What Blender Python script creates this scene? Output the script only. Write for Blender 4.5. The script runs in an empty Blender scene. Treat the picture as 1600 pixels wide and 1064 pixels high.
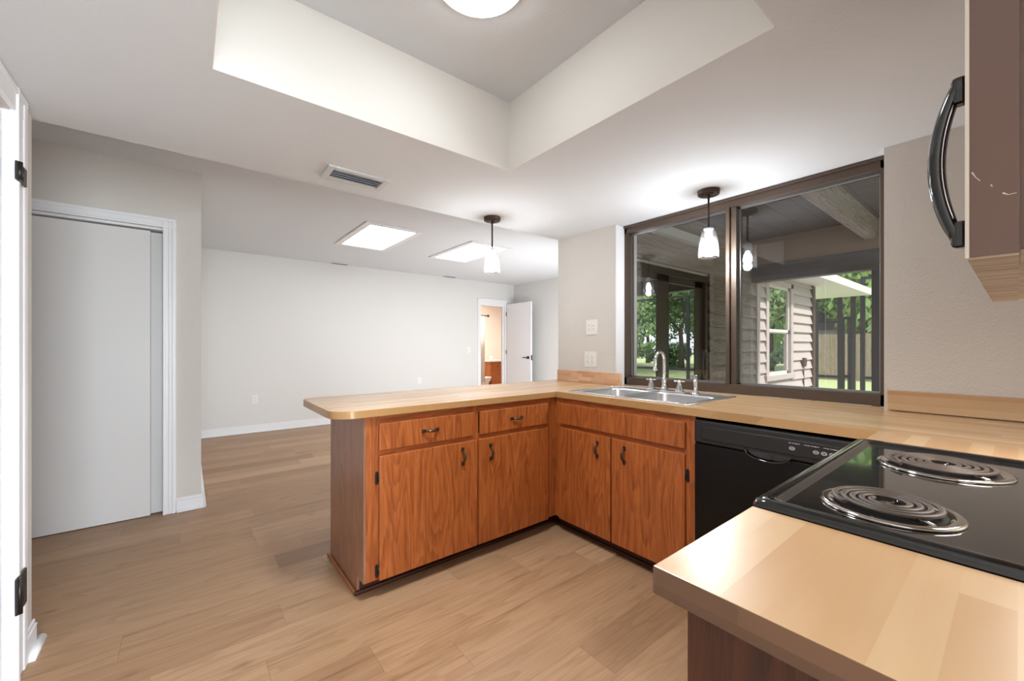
import bpy, bmesh, math, random
from mathutils import Vector, Matrix
random.seed(7)
PI = math.pi
S = bpy.context.scene
COL = S.collection

# ------------------------------------------------------------------ camera
cam_d = bpy.data.cameras.new('camera'); cam = bpy.data.objects.new('camera', cam_d)
COL.objects.link(cam); S.camera = cam
cam.location = (0, 0, 1.225)
cam.rotation_euler = (PI/2, 0, math.radians(51.35-90))
cam_d.sensor_width = 36; cam_d.lens = 634.2/1600*36
cam_d.shift_x = 0.6/1600; cam_d.shift_y = 8.9/1600
cam_d.clip_start = 0.01; cam_d.clip_end = 200

# ------------------------------------------------------------------ world, sun, exposure
S.view_settings.view_transform = 'Standard'; S.view_settings.look = 'None'
S.view_settings.gamma = 1; S.view_settings.use_curve_mapping = False
S.view_settings.exposure = 1.46
W = bpy.data.worlds.new('sky'); S.world = W; W.use_nodes = True
bg = W.node_tree.nodes['Background']; bg.inputs[0].default_value = (0.84, 0.92, 1.0, 1); bg.inputs[1].default_value = 0.70

def lamp(name, kind, loc, rot, power, color=(1, 1, 1), **kw):
    d = bpy.data.lights.new(name, kind); d.energy = power; d.color = color
    for k, v in kw.items(): setattr(d, k, v)
    o = bpy.data.objects.new(name, d); COL.objects.link(o); o.location = loc; o.rotation_euler = rot
    return o
lamp('sun', 'SUN', (8, -6, 12), (math.radians(38), math.radians(14), math.radians(-12)), 1.9, (1, .95, .86), angle=math.radians(2))
# unseen fill lamp added behind the camera to brighten the kitchen
lamp('nook_fill_light', 'AREA', (0.45, -3.14, 1.1), (PI/2, 0, 0), 122, (.84, .92, 1), shape='RECTANGLE', size=2.0, size_y=2.0)
# unseen lamp added inside the living room slider to lift walls and ceiling
lamp('slider_fill_light', 'AREA', (4.1, 3.3, .8), (PI/2+.14, 0, 0), 32, (.92, .96, 1), shape='RECTANGLE', size=2.2, size_y=1.1)
lamp('stove_fill_light', 'AREA', (1.42, -.13, 1.338), (0, 0, 0), 2.4, (1, .95, .88), shape='RECTANGLE', size=.5, size_y=.12)  # unseen fill light added under the wall cabinet to brighten stove and counter

# ------------------------------------------------------------------ materials
def new_mat(name):
    m = bpy.data.materials.new(name); m.use_nodes = True
    return m, m.node_tree.nodes, m.node_tree.links, m.node_tree.nodes['Principled BSDF']
def srgb(r, g, b):
    f = lambda c: (c/255/12.92) if c/255 <= .04045 else ((c/255+.055)/1.055)**2.4
    return (f(r), f(g), f(b), 1)
def plain(name, rgb, rough=.5, metal=0, bump=0, bscale=200, vary=0, spec=.5, coat=0):
    m, N, L, P = new_mat(name)
    P.inputs['Base Color'].default_value = srgb(*rgb); P.inputs['Roughness'].default_value = rough
    P.inputs['Metallic'].default_value = metal; P.inputs['Specular IOR Level'].default_value = spec
    P.inputs['Coat Weight'].default_value = coat
    g = N.new('ShaderNodeNewGeometry')
    if vary:
        n = N.new('ShaderNodeTexNoise'); n.inputs['Scale'].default_value = 6; n.inputs['Detail'].default_value = 5
        L.new(g.outputs['Position'], n.inputs['Vector'])
        mx = N.new('ShaderNodeMix'); mx.data_type = 'RGBA'
        c = srgb(*rgb); mx.inputs[6].default_value = tuple(x*(1-vary) for x in c[:3])+(1,); mx.inputs[7].default_value = tuple(min(1, x*(1+vary)) for x in c[:3])+(1,)
        L.new(n.outputs['Fac'], mx.inputs[0]); L.new(mx.outputs[2], P.inputs['Base Color'])
    if bump:
        n = N.new('ShaderNodeTexNoise'); n.inputs['Scale'].default_value = bscale; n.inputs['Detail'].default_value = 3
        L.new(g.outputs['Position'], n.inputs['Vector'])
        b = N.new('ShaderNodeBump'); b.inputs['Strength'].default_value = bump; b.inputs['Distance'].default_value = .002
        L.new(n.outputs['Fac'], b.inputs['Height']); L.new(b.outputs['Normal'], P.inputs['Normal'])
    return m
def emit(name, rgb, power):
    m, N, L, P = new_mat(name)
    P.inputs['Base Color'].default_value = (.8, .8, .8, 1)
    P.inputs['Emission Color'].default_value = rgb+(1,); P.inputs['Emission Strength'].default_value = power
    return m
def math_node(N, L, op, a, b=None, c=None):
    n = N.new('ShaderNodeMath'); n.operation = op
    for i, v in enumerate((a, b, c)):
        if v is None: continue
        if isinstance(v, (int, float)): n.inputs[i].default_value = v
        else: L.new(v, n.inputs[i])
    return n.outputs[0]
def comb(N, L, x, y, z):
    n = N.new('ShaderNodeCombineXYZ')
    for i, v in enumerate((x, y, z)):
        if isinstance(v, (int, float)): n.inputs[i].default_value = v
        else: L.new(v, n.inputs[i])
    return n.outputs[0]
def noise(N, L, vec, scale, detail=2, rough=.5):
    n = N.new('ShaderNodeTexNoise'); n.inputs['Scale'].default_value = scale
    n.inputs['Detail'].default_value = detail; n.inputs['Roughness'].default_value = rough
    L.new(vec, n.inputs['Vector']); return n.outputs['Fac']
def ramp(N, L, fac, stops):
    r = N.new('ShaderNodeValToRGB'); e = r.color_ramp.elements
    while len(e) < len(stops): e.new(.5)
    for el, (p, c) in zip(e, stops): el.position = p; el.color = c
    L.new(fac, r.inputs[0]); return r.outputs[0]
def mixc(N, L, fac, a, b, mode='MIX'):
    m = N.new('ShaderNodeMix'); m.data_type = 'RGBA'; m.blend_type = mode
    for i, v in ((0, fac), (6, a), (7, b)):
        if isinstance(v, (int, float, tuple)): m.inputs[i].default_value = v
        else: L.new(v, m.inputs[i])
    return m.outputs[2]

def wood_print(name, light, mid, dark, axis='z', rough=.42, rings=15, per_object=True):
    """printed oak veneer: contour lines of a stretched noise give cathedral grain"""
    m, N, L, P = new_mat(name)
    g = N.new('ShaderNodeNewGeometry'); sp = N.new('ShaderNodeSeparateXYZ'); L.new(g.outputs['Position'], sp.inputs[0])
    x, y, z = sp.outputs
    if axis == 'z': u = math_node(N, L, 'ADD', x, y); v = z
    elif axis == 'x': u = math_node(N, L, 'ADD', z, y); v = x
    else: u = math_node(N, L, 'ADD', z, x); v = y
    if per_object:
        oi = N.new('ShaderNodeObjectInfo'); off = math_node(N, L, 'MULTIPLY', oi.outputs['Random'], 37.0)
    else: off = 0.0
    vec = comb(N, L, math_node(N, L, 'MULTIPLY', u, 8.5), math_node(N, L, 'MULTIPLY', v, .95), off)
    n1 = noise(N, L, vec, 1.0, 1.5, .45)
    fine = noise(N, L, comb(N, L, math_node(N, L, 'MULTIPLY', u, 60), math_node(N, L, 'MULTIPLY', v, 3), off), 1, 3, .6)
    ph = math_node(N, L, 'ADD', math_node(N, L, 'MULTIPLY', n1, rings), math_node(N, L, 'MULTIPLY', fine, .55))
    fr = math_node(N, L, 'FRACT', ph)
    pores = noise(N, L, comb(N, L, math_node(N, L, 'MULTIPLY', u, 420), math_node(N, L, 'MULTIPLY', v, 14), off), 1, 2)
    c = ramp(N, L, fr, [(0, srgb(*light)), (.45, srgb(*mid)), (.86, srgb(*dark)), (1, srgb(*light))])
    c2 = ramp(N, L, fine, [(.25, srgb(*dark)), (.6, srgb(*light))])
    col = mixc(N, L, .55, c, c2)
    pr_ = ramp(N, L, pores, [(.38, (.72, .68, .62, 1)), (.52, (1, 1, 1, 1))])
    col = mixc(N, L, .7, col, pr_, 'MULTIPLY')
    L.new(col, P.inputs['Base Color'])
    P.inputs['Roughness'].default_value = rough
    b = N.new('ShaderNodeBump'); b.inputs['Strength'].default_value = .12; b.inputs['Distance'].default_value = .001
    L.new(pores, b.inputs['Height']); L.new(b.outputs[0], P.inputs['Normal'])
    return m

def plank_floor(name):
    m, N, L, P = new_mat(name)
    g = N.new('ShaderNodeNewGeometry'); sp = N.new('ShaderNodeSeparateXYZ'); L.new(g.outputs['Position'], sp.inputs[0])
    x, y, z = sp.outputs
    w = .178; ln = 1.22
    ry = math_node(N, L, 'DIVIDE', math_node(N, L, 'ADD', y, 20.06), w)
    row = math_node(N, L, 'FLOOR', ry); fy = math_node(N, L, 'FRACT', ry)
    wn = N.new('ShaderNodeTexWhiteNoise'); wn.noise_dimensions = '1D'; L.new(row, wn.inputs['W'])
    rx = math_node(N, L, 'ADD', math_node(N, L, 'DIVIDE', math_node(N, L, 'ADD', x, 20), ln), math_node(N, L, 'MULTIPLY', wn.outputs['Value'], 5.3))
    cell = math_node(N, L, 'FLOOR', rx); fx = math_node(N, L, 'FRACT', rx)
    wn2 = N.new('ShaderNodeTexWhiteNoise'); wn2.noise_dimensions = '2D'
    L.new(comb(N, L, row, cell, 0), wn2.inputs['Vector'])
    rnd = wn2.outputs['Value']; off = math_node(N, L, 'MULTIPLY', rnd, 53)
    n1 = noise(N, L, comb(N, L, math_node(N, L, 'MULTIPLY', x, .9), math_node(N, L, 'MULTIPLY', y, 7), off), 1, 2, .5)
    fr = math_node(N, L, 'FRACT', math_node(N, L, 'MULTIPLY', n1, 9))
    fine = noise(N, L, comb(N, L, math_node(N, L, 'MULTIPLY', x, 4), math_node(N, L, 'MULTIPLY', y, 90), off), 1, 4, .65)
    streak = noise(N, L, comb(N, L, math_node(N, L, 'MULTIPLY', x, 1.6), math_node(N, L, 'MULTIPLY', y, 26), off), 1, 3, .6)
    tone = ramp(N, L, rnd, [(0, srgb(146, 113, 84)), (.35, srgb(170, 136, 104)), (.7, srgb(158, 124, 93)), (1, srgb(184, 150, 118))])
    gr = ramp(N, L, fr, [(0, (1, 1, 1, 1)), (.7, (.93, .91, .89, 1)), (.93, (.82, .78, .74, 1)), (1, (1, 1, 1, 1))])
    fn = ramp(N, L, fine, [(.3, (.84, .81, .78, 1)), (.62, (1.04, 1.04, 1.03, 1))])
    st = ramp(N, L, streak, [(.26, (.6, .52, .45, 1)), (.4, (.96, .95, .94, 1)), (.7, (1.05, 1.05, 1.05, 1))])
    col = mixc(N, L, .8, tone, gr, 'MULTIPLY'); col = mixc(N, L, .8, col, fn, 'MULTIPLY'); col = mixc(N, L, .7, col, st, 'MULTIPLY')
    kn = N.new('ShaderNodeTexVoronoi'); kn.inputs['Scale'].default_value = 1
    L.new(comb(N, L, math_node(N, L, 'MULTIPLY', x, 2.2), math_node(N, L, 'MULTIPLY', y, 5.5), off), kn.inputs['Vector'])
    kd = ramp(N, L, kn.outputs['Distance'], [(0, (.45, .36, .3, 1)), (.055, (.8, .74, .7, 1)), (.11, (1, 1, 1, 1))])
    col = mixc(N, L, .75, col, kd, 'MULTIPLY')
    e1 = math_node(N, L, 'MINIMUM', fy, math_node(N, L, 'SUBTRACT', 1, fy)); e1 = math_node(N, L, 'MULTIPLY', e1, w)
    e2 = math_node(N, L, 'MINIMUM', fx, math_node(N, L, 'SUBTRACT', 1, fx)); e2 = math_node(N, L, 'MULTIPLY', e2, ln)
    ed = math_node(N, L, 'MINIMUM', e1, e2)
    seam = ramp(N, L, math_node(N, L, 'MULTIPLY', ed, 100), [(.04, (.62, .56, .5, 1)), (.16, (1, 1, 1, 1))])
    col = mixc(N, L, .8, col, seam, 'MULTIPLY')
    L.new(col, P.inputs['Base Color'])
    P.inputs['Roughness'].default_value = .42; P.inputs['Specular IOR Level'].default_value = .4
    b = N.new('ShaderNodeBump'); b.inputs['Strength'].default_value = .12; b.inputs['Distance'].default_value = .001
    L.new(fine, b.inputs['Height']); L.new(b.outputs[0], P.inputs['Normal'])
    return m

def butcher(name, axis, w=.045, ln=.62, lo=(176, 134, 90), hi=(210, 182, 146), rough=.34):
    """laminate with a butcher block print: staves running along axis"""
    m, N, L, P = new_mat(name)
    g = N.new('ShaderNodeNewGeometry'); sp = N.new('ShaderNodeSeparateXYZ'); L.new(g.outputs['Position'], sp.inputs[0])
    x, y, z = sp.outputs
    al, ac = (x, y) if axis == 'x' else (y, x)
    ac = math_node(N, L, 'ADD', ac, z)
    ry = math_node(N, L, 'DIVIDE', math_node(N, L, 'ADD', ac, 20), w); row = math_node(N, L, 'FLOOR', ry)
    wn = N.new('ShaderNodeTexWhiteNoise'); wn.noise_dimensions = '1D'; L.new(row, wn.inputs['W'])
    rx = math_node(N, L, 'ADD', math_node(N, L, 'DIVIDE', math_node(N, L, 'ADD', al, 20), ln), math_node(N, L, 'MULTIPLY', wn.outputs['Value'], 7.7))
    cell = math_node(N, L, 'FLOOR', rx)
    wn2 = N.new('ShaderNodeTexWhiteNoise'); wn2.noise_dimensions = '2D'; L.new(comb(N, L, row, cell, 0), wn2.inputs['Vector'])
    rnd = wn2.outputs['Value']; off = math_node(N, L, 'MULTIPLY', rnd, 41)
    big = noise(N, L, comb(N, L, math_node(N, L, 'MULTIPLY', al, 2.4), math_node(N, L, 'MULTIPLY', ac, 11), off), 1, 2, .5)
    fine = noise(N, L, comb(N, L, math_node(N, L, 'MULTIPLY', al, 9), math_node(N, L, 'MULTIPLY', ac, 160), off), 1, 3, .6)
    t = math_node(N, L, 'ADD', math_node(N, L, 'MULTIPLY', rnd, .38), math_node(N, L, 'ADD', math_node(N, L, 'MULTIPLY', math_node(N, L, 'ADD', big, .2), .36), math_node(N, L, 'MULTIPLY', fine, .07)))
    mid = tuple((a+b)/2 for a, b in zip(lo, hi))
    c = ramp(N, L, t, [(.25, srgb(*lo)), (.55, srgb(*mid)), (.85, srgb(*hi))])
    L.new(c, P.inputs['Base Color'])
    P.inputs['Roughness'].default_value = rough; P.inputs['Coat Weight'].default_value = .5; P.inputs['Coat Roughness'].default_value = .26
    return m

def thin_glass(name, tint, refl_add=.03, ior=1.5, rough=0, cap=None, milky=0):
    m, N, L, P = new_mat(name); N.remove(P)
    out = N['Material Output']
    tr = N.new('ShaderNodeBsdfTransparent'); tr.inputs[0].default_value = tint+(1,)
    gl = N.new('ShaderNodeBsdfGlossy'); gl.inputs['Roughness'].default_value = rough; gl.inputs[0].default_value = (1, 1, 1, 1)
    fr = N.new('ShaderNodeFresnel'); fr.inputs[0].default_value = ior
    # the fresnel node flips its ior on back faces, which would turn a solid pane into a mirror; use facing instead
    lw = N.new('ShaderNodeLayerWeight'); lw.inputs[0].default_value = .5
    f5 = math_node(N, L, 'POWER', lw.outputs['Facing'], 5.0)
    fac = math_node(N, L, 'ADD', math_node(N, L, 'MULTIPLY', f5, .9), refl_add)
    if cap: fac = math_node(N, L, 'MAXIMUM', fac, cap)
    N.remove(fr)
    mx = N.new('ShaderNodeMixShader'); L.new(fac, mx.inputs[0]); L.new(tr.outputs[0], mx.inputs[1]); L.new(gl.outputs[0], mx.inputs[2])
    if milky:
        df = N.new('ShaderNodeBsdfTranslucent'); df.inputs[0].default_value = (.95, .95, .95, 1)
        g = N.new('ShaderNodeNewGeometry'); sd = ramp(N, L, noise(N, L, g.outputs['Position'], 260, 2), [(.42, (milky*.45,)*3+(1,)), (.66, (milky*1.9,)*3+(1,))])
        m2 = N.new('ShaderNodeMixShader'); L.new(sd, m2.inputs[0]); L.new(mx.outputs[0], m2.inputs[1]); L.new(df.outputs[0], m2.inputs[2])
        L.new(m2.outputs[0], out.inputs[0])
    else: L.new(mx.outputs[0], out.inputs[0])
    return m

M = {}
M['wall'] = plain('wall_paint', (206, 201, 195), .7, bump=.9, bscale=120, spec=.25)
M['wall_far'] = plain('wall_paint_living', (214, 213, 210), .7, bump=.25, bscale=90, spec=.25)
M['ceil'] = plain('ceiling_paint', (217, 221, 225), .85, bump=.55, bscale=110, spec=.1)
M['tray'] = plain('tray_paint', (226, 224, 219), .6, spec=.2)
M['white'] = plain('white_trim_paint', (228, 228, 230), .35, spec=.4)
M['doorwhite'] = plain('white_door_paint', (214, 212, 210), .42, spec=.4, bump=.05, bscale=40)
M['floor'] = plank_floor('oak_plank_floor')
M['cab'] = wood_print('oak_print_vertical', (180, 102, 48), (162, 84, 34), (122, 56, 20), 'z')
M['cabx'] = wood_print('oak_print_rail_x', (178, 98, 48), (158, 80, 32), (120, 56, 20), 'x')
M['caby'] = wood_print('oak_print_rail_y', (178, 98, 48), (158, 80, 32), (120, 56, 20), 'y')
M['endpanel'] = wood_print('walnut_print_panel', (166, 122, 98), (152, 108, 84), (126, 86, 66), 'z', rough=.3, rings=12)
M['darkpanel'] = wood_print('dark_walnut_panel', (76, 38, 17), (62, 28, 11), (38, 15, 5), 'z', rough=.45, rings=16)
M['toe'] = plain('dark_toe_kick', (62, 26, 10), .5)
M['mould'] = wood_print('oak_moulding', (176, 110, 60), (160, 92, 46), (130, 72, 34), 'y', rings=8)
M['blockx'] = butcher('butcher_print_x', 'x')
M['blocky'] = butcher('butcher_print_y', 'y', w=.04, ln=1.5)
M['blockpink'] = butcher('butcher_print_splash', 'y', w=.026, ln=.13, lo=(188, 140, 104), hi=(226, 190, 156), rough=.4)
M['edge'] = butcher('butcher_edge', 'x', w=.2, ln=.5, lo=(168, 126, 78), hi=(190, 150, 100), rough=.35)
M['edgedark'] = butcher('butcher_edge_dark', 'y', w=.2, ln=.4, lo=(84, 56, 34), hi=(114, 80, 54), rough=.5)  # darker brown print for the near counter edge
M['steel'] = plain('brushed_steel', (226, 226, 228), .3, metal=1)
M['chrome'] = plain('chrome', (232, 232, 234), .06, metal=1)
M['chromedark'] = plain('drip_pan_chrome', (196, 190, 184), .1, metal=1)
M['pewter'] = plain('antique_pewter', (92, 80, 66), .32, metal=.9, vary=.3)
M['bronze'] = plain('oil_rubbed_bronze', (70, 54, 46), .4, metal=.4)
M['hinge'] = plain('black_hinge', (34, 29, 27), .4, metal=.3)
M['black'] = plain('black_enamel', (10, 10, 11), .1, coat=.6)
M['blackmat'] = plain('black_matte', (14, 13, 13), .45)
M['dwblack'] = plain('dishwasher_black', (9, 8, 8), .25, spec=.25)
M['dwpanel'] = plain('dishwasher_panel', (26, 25, 25), .3)
M['mark'] = plain('grey_print', (200, 200, 200), .5)
M['coil'] = plain('burner_coil', (72, 60, 52), .5, metal=.15)
M['winframe'] = plain('bronze_window_frame', (84, 70, 60), .38, metal=.3)
M['winframe_light'] = plain('anodised_track', (150, 152, 156), .3, metal=.8)
M['glass'] = thin_glass('window_glass', (.89, .88, .89), .045)
M['mirror'] = thin_glass('reflective_slider_glass', (.012, .012, .013), .03, cap=.85)
M['shade'] = thin_glass('seeded_glass', (.95, .96, .97), .07, rough=.1, milky=.014)
M['frosted'] = emit('lit_diffuser', (.95, .98, 1), 5.0)
M['sky_diff'] = emit('skylight_diffuser', (.95, .98, 1), 3.8)
M['bulb'] = emit('lit_bulb', (1, .96, .9), 22.0)
M['plate'] = plain('white_plate', (226, 224, 220), .35)
M['slot'] = plain('dark_slot', (60, 56, 52), .6)
M['vent'] = plain('white_vent', (205, 205, 206), .4)
M['ventdark'] = plain('vent_inside', (40, 42, 50), .8)
M['ventslat'] = plain('vent_slat', (190, 196, 208), .4)
M['cabbrown'] = plain('brown_laminate', (112, 88, 78), .35, vary=.05)
M['cabedge'] = plain('pale_highlight_scratch', (222, 212, 200), .5)  # pale tone for the painted edge highlight and the scratches
M['rawwood'] = wood_print('raw_plywood', (206, 190, 172), (194, 176, 156), (150, 126, 104), 'y', rings=6, rough=.6)
# outdoors
M['siding_grey'] = wood_print('weathered_grey_siding', (178, 166, 156), (160, 148, 138), (118, 106, 98), 'x', rough=.7, rings=8)
M['siding_light'] = plain('painted_siding', (196, 187, 182), .6, vary=.05)
M['soffit'] = plain('white_soffit', (226, 224, 218), .6)
M['porchwood'] = wood_print('porch_ceiling_boards', (108, 100, 96), (92, 84, 80), (62, 56, 54), 'y', rough=.7, rings=8)
M['beamwood'] = wood_print('rough_beam', (182, 172, 166), (160, 150, 145), (106, 97, 93), 'x', rough=.7, rings=10)
M['beambeige'] = plain('beige_beam', (172, 146, 122), .6)
M['darkwood'] = plain('dark_wood_header', (74, 66, 60), .6, vary=.2)
M['brownpost'] = plain('brown_post', (84, 62, 50), .5)
M['screen'] = plain('screen_frame_bronze', (44, 44, 50), .4, metal=.3)
M['concrete'] = plain('concrete', (176, 172, 166), .8, vary=.12)
M['grass'] = plain('lawn_grass', (168, 184, 128), .9, vary=.35)
M['fence'] = wood_print('fence_boards', (176, 158, 138), (160, 142, 124), (130, 112, 96), 'z', rough=.8, rings=8)
M['bark'] = plain('bark', (92, 80, 72), .9, vary=.3)
for i, c in enumerate([(140, 172, 112), (170, 200, 128), (124, 154, 112), (190, 212, 150)]):
    M['leaf%d' % i] = plain('foliage_%d' % i, c, .6, vary=.3)
M['roof'] = plain('roof_shingle', (120, 114, 110), .9, vary=.2)
# bathroom
M['bathwall'] = plain('bath_wall', (238, 228, 220), .7)
M['bathfloor'] = butcher('bath_floor', 'x', w=.12, ln=.6, lo=(150, 110, 82), hi=(226, 210, 196), rough=.5)
M['vanitywood'] = wood_print('vanity_oak', (190, 112, 50), (176, 98, 40), (150, 78, 30), 'z', rings=8)
M['curtain'] = plain('curtain_cloth', (240, 228, 214), .8)
M['porcelain'] = plain('porcelain', (240, 238, 234), .2)

# ------------------------------------------------------------------ mesh helpers
class MB:
    def __init__(s): s.bm = bmesh.new()
    def box(s, x0, x1, y0, y1, z0, z1, bev=0, seg=2, mi=0):
        b = bmesh.new(); bmesh.ops.create_cube(b, size=1)
        sx, sy, sz = abs(x1-x0), abs(y1-y0), abs(z1-z0)
        for v in b.verts: v.co = Vector(((x0+x1)/2+v.co.x*sx, (y0+y1)/2+v.co.y*sy, (z0+z1)/2+v.co.z*sz))
        if bev: bmesh.ops.bevel(b, geom=b.edges[:], offset=min(bev, sx/2.2, sy/2.2, sz/2.2), segments=seg, profile=.5, affect='EDGES')
        s.merge(b, mi=mi); return s
    def merge(s, b, mat=None, mi=0, smooth=False):
        if mat: bmesh.ops.transform(b, matrix=mat, verts=b.verts)
        mp = {}
        for v in b.verts: mp[v] = s.bm.verts.new(v.co)
        for f in b.faces:
            try:
                nf = s.bm.faces.new([mp[v] for v in f.verts]); nf.material_index = mi or f.material_index; nf.smooth = smooth or f.smooth
            except ValueError: pass
        b.free(); return s
    def lathe(s, prof, c=(0, 0, 0), n=32, axis='z', mi=0, close=False):
        rings = []
        for r, h in prof:
            ring = []
            for i in range(n):
                a = 2*PI*i/n; p = Vector((r*math.cos(a), r*math.sin(a), h))
                if axis == 'y': p = Vector((p.x, p.z, -p.y))
                if axis == 'x': p = Vector((p.z, p.x, p.y))
                ring.append(s.bm.verts.new(Vector(c)+p))
            rings.append(ring)
        for a, b in zip(rings, rings[1:]):
            for i in range(n):
                f = s.bm.faces.new((a[i], a[(i+1) % n], b[(i+1) % n], b[i])); f.smooth = True; f.material_index = mi
        if prof[0][0] > 1e-6 and not close: f = s.bm.faces.new(rings[0][::-1]); f.material_index = mi
        if prof[-1][0] > 1e-6 and not close: f = s.bm.faces.new(rings[-1]); f.material_index = mi
        return s
    def tube(s, pts, r, n=10, closed=False, mi=0, flat=None):
        pts = [Vector(p) for p in pts]; rings = []; m = len(pts)
        up = Vector((0, 0, 1)); prev = None
        for i, p in enumerate(pts):
            if closed: t = pts[(i+1) % m]-pts[i-1]
            else: t = pts[min(i+1, m-1)]-pts[max(i-1, 0)]
            t.normalize()
            ref = prev if prev is not None else (up if abs(t.z) < .9 else Vector((1, 0, 0)))
            a = ref-t*ref.dot(t)
            if a.length < 1e-6: a = Vector((1, 0, 0))-t*t.x
            a.normalize(); b = t.cross(a); prev = a
            rr = r[i] if isinstance(r, (list, tuple)) else r
            fa, fb = flat or (1, 1)
            rings.append([s.bm.verts.new(p+(a*math.cos(2*PI*k/n)*fa+b*math.sin(2*PI*k/n)*fb)*rr) for k in range(n)])
        seq = list(zip(rings, rings[1:]+rings[:1])) if closed else list(zip(rings, rings[1:]))
        for a, b in seq:
            for k in range(n):
                f = s.bm.faces.new((a[k], a[(k+1) % n], b[(k+1) % n], b[k])); f.smooth = True; f.material_index = mi
        if not closed:
            s.bm.faces.new(rings[0][::-1]).material_index = mi; s.bm.faces.new(rings[-1]).material_index = mi
        return s
    def prism(s, poly, z0, z1, mi=0, bev=0):
        b = bmesh.new(); vs = [b.verts.new((x, y, z0)) for x, y in poly]; f = b.faces.new(vs)
        r = bmesh.ops.extrude_face_region(b, geom=[f]); bmesh.ops.translate(b, verts=[v for v in r['geom'] if isinstance(v, bmesh.types.BMVert)], vec=(0, 0, z1-z0))
        bmesh.ops.recalc_face_normals(b, faces=b.faces)
        if bev: bmesh.ops.bevel(b, geom=[e for e in b.edges if abs((e.verts[0].co-e.verts[1].co).z) < 1e-6], offset=bev, segments=2, profile=.5, affect='EDGES')
        return s.merge(b, mi=mi)
    def build(s, name, mat, parent=None, origin=None, smooth=False):
        bmesh.ops.recalc_face_normals(s.bm, faces=s.bm.faces)
        if parent is not None and origin is None: origin = wloc(parent)
        if origin is not None:
            off = Vector(origin)
            for v in s.bm.verts: v.co -= off
        me = bpy.data.meshes.new(name); s.bm.to_mesh(me); s.bm.free()
        for mm in (mat if isinstance(mat, (list, tuple)) else [mat]): me.materials.append(mm)
        if smooth:
            for p in me.polygons: p.use_smooth = True
        o = bpy.data.objects.new(name, me); COL.objects.link(o)
        if parent is not None: o.parent = parent
        elif origin is not None: o.location = origin
        return o
def wloc(o):
    v = Vector(o.location)
    while o.parent: o = o.parent; v = v+Vector(o.location)
    return v
def tag(o, label=None, cat=None, group=None, kind=None):
    if label: o['label'] = label
    if cat: o['category'] = cat
    if group: o['group'] = group
    if kind: o['kind'] = kind
    return o
def thing(name, loc, label, cat, group=None):
    o = bpy.data.objects.new(name, None); COL.objects.link(o); o.location = loc; o.empty_display_size = .05
    return tag(o, label, cat, group)
def struct(o, label=None, cat=None):
    o['kind'] = 'structure'
    return tag(o, label, cat)
def bx(name, mat, parent, *a, bev=0, **k): return MB().box(*a, bev=bev).build(name, mat, parent, **k)

# ------------------------------------------------------------------ the room
XL, XW, XG = -.497, 2.58, 2.685      # left wall, window wall, window frame plane
YS = 2.555                           # where the dropped kitchen ceiling ends
ZK, ZC = 2.165, 2.53
YF, XFR = 6.78, 5.48
YH = 3.885
ZT = .924
struct(bx('floor', M['floor'], None, -3.5, 5.6, -3.3, 6.9, -.06, 0), 'light oak plank floor running through kitchen and living room', 'floor')
c = MB()
for a in ((-.62, .064, -3.3, YS), (1.355, 2.86, -3.3, YS), (.064, 1.355, 1.7115, YS), (.064, 1.355, -3.3, .446)):
    c.box(*a, ZK, ZC)
struct(c.build('ceiling', M['ceil']), 'dropped white kitchen ceiling around the raised tray', 'ceiling')
c = MB()
t_ = .004
c.box(.064, .064+t_, .446, 1.7115, ZK, ZC); c.box(1.355-t_, 1.355, .446, 1.7115, ZK, ZC)
c.box(.064, 1.355, 1.7115-t_, 1.7115, ZK, ZC); c.box(.064, 1.355, .446, .446+t_, ZK, ZC)
struct(c.build('trim_1', M['tray']), 'white side walls of the raised ceiling tray', 'ceiling tray')
SKY = [(1.53, 2.05, 4.32, 5.36), (2.82, 3.33, 4.29, 5.32)]
c = MB()
c.box(.0, 1.42, .38, 1.78, ZC, ZC+.05)
xs = [-3.5, SKY[0][0], SKY[0][1], SKY[1][0], SKY[1][1], 5.6]
c.box(-3.5, SKY[0][0], YS, 6.9, ZC, ZC+.1); c.box(SKY[0][1], SKY[1][0], YS, 6.9, ZC, ZC+.1); c.box(SKY[1][1], 5.6, YS, 6.9, ZC, ZC+.1)
for sx0, sx1, sy0, sy1 in SKY: c.box(sx0, sx1, YS, sy0, ZC, ZC+.1); c.box(sx0, sx1, sy1, 6.9, ZC, ZC+.1)
c.box(-3.5, -.62, -3.3, YS, ZC, ZC+.1)
struct(c.build('ceiling', M['ceil']), 'higher white living room ceiling with two skylight openings', 'ceiling')

# left wall with the near door
w = MB()
w.box(XL-.12, XL, 2.30, 2.525, 0, ZC); w.box(XL-.12, XL, -3.3, 1.45, 0, ZC); w.box(XL-.12, XL, 1.45, 2.30, 2.073, ZC)
struct(w.build('wall_left', M['wall']), 'short pale wall at the left edge with a white door casing', 'wall')
t = MB()
for a0, a1, th in ((2.26, 2.391, .014), (2.262, 2.285, .022), (2.345, 2.385, .019)): t.box(XL-.001, XL+th, a0, a1, 0, ZK-.001, bev=.004)
t.box(XL-.001, XL+.0155, 1.42, 2.3925, 2.075, ZK-.0005, bev=.004); t.box(XL-.001, XL+.0205, 1.42, 2.386, 2.135, ZK-.003, bev=.004)
t.box(XL-.12, XL+.002, 2.262, 2.30, 0, 2.073)
struct(t.build('trim_2', M['white']), 'white casing around the door at the left edge', 'door casing')
d = thing('door_1', (XL-.06, 2.26, 0), 'white hinged door at the far left edge of the kitchen', 'door'); d['kind'] = 'structure'
bx('door_leaf', M['white'], d, XL-.055, XL-.018, 1.47, 2.258, .01, 2.065, bev=.003)
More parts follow.
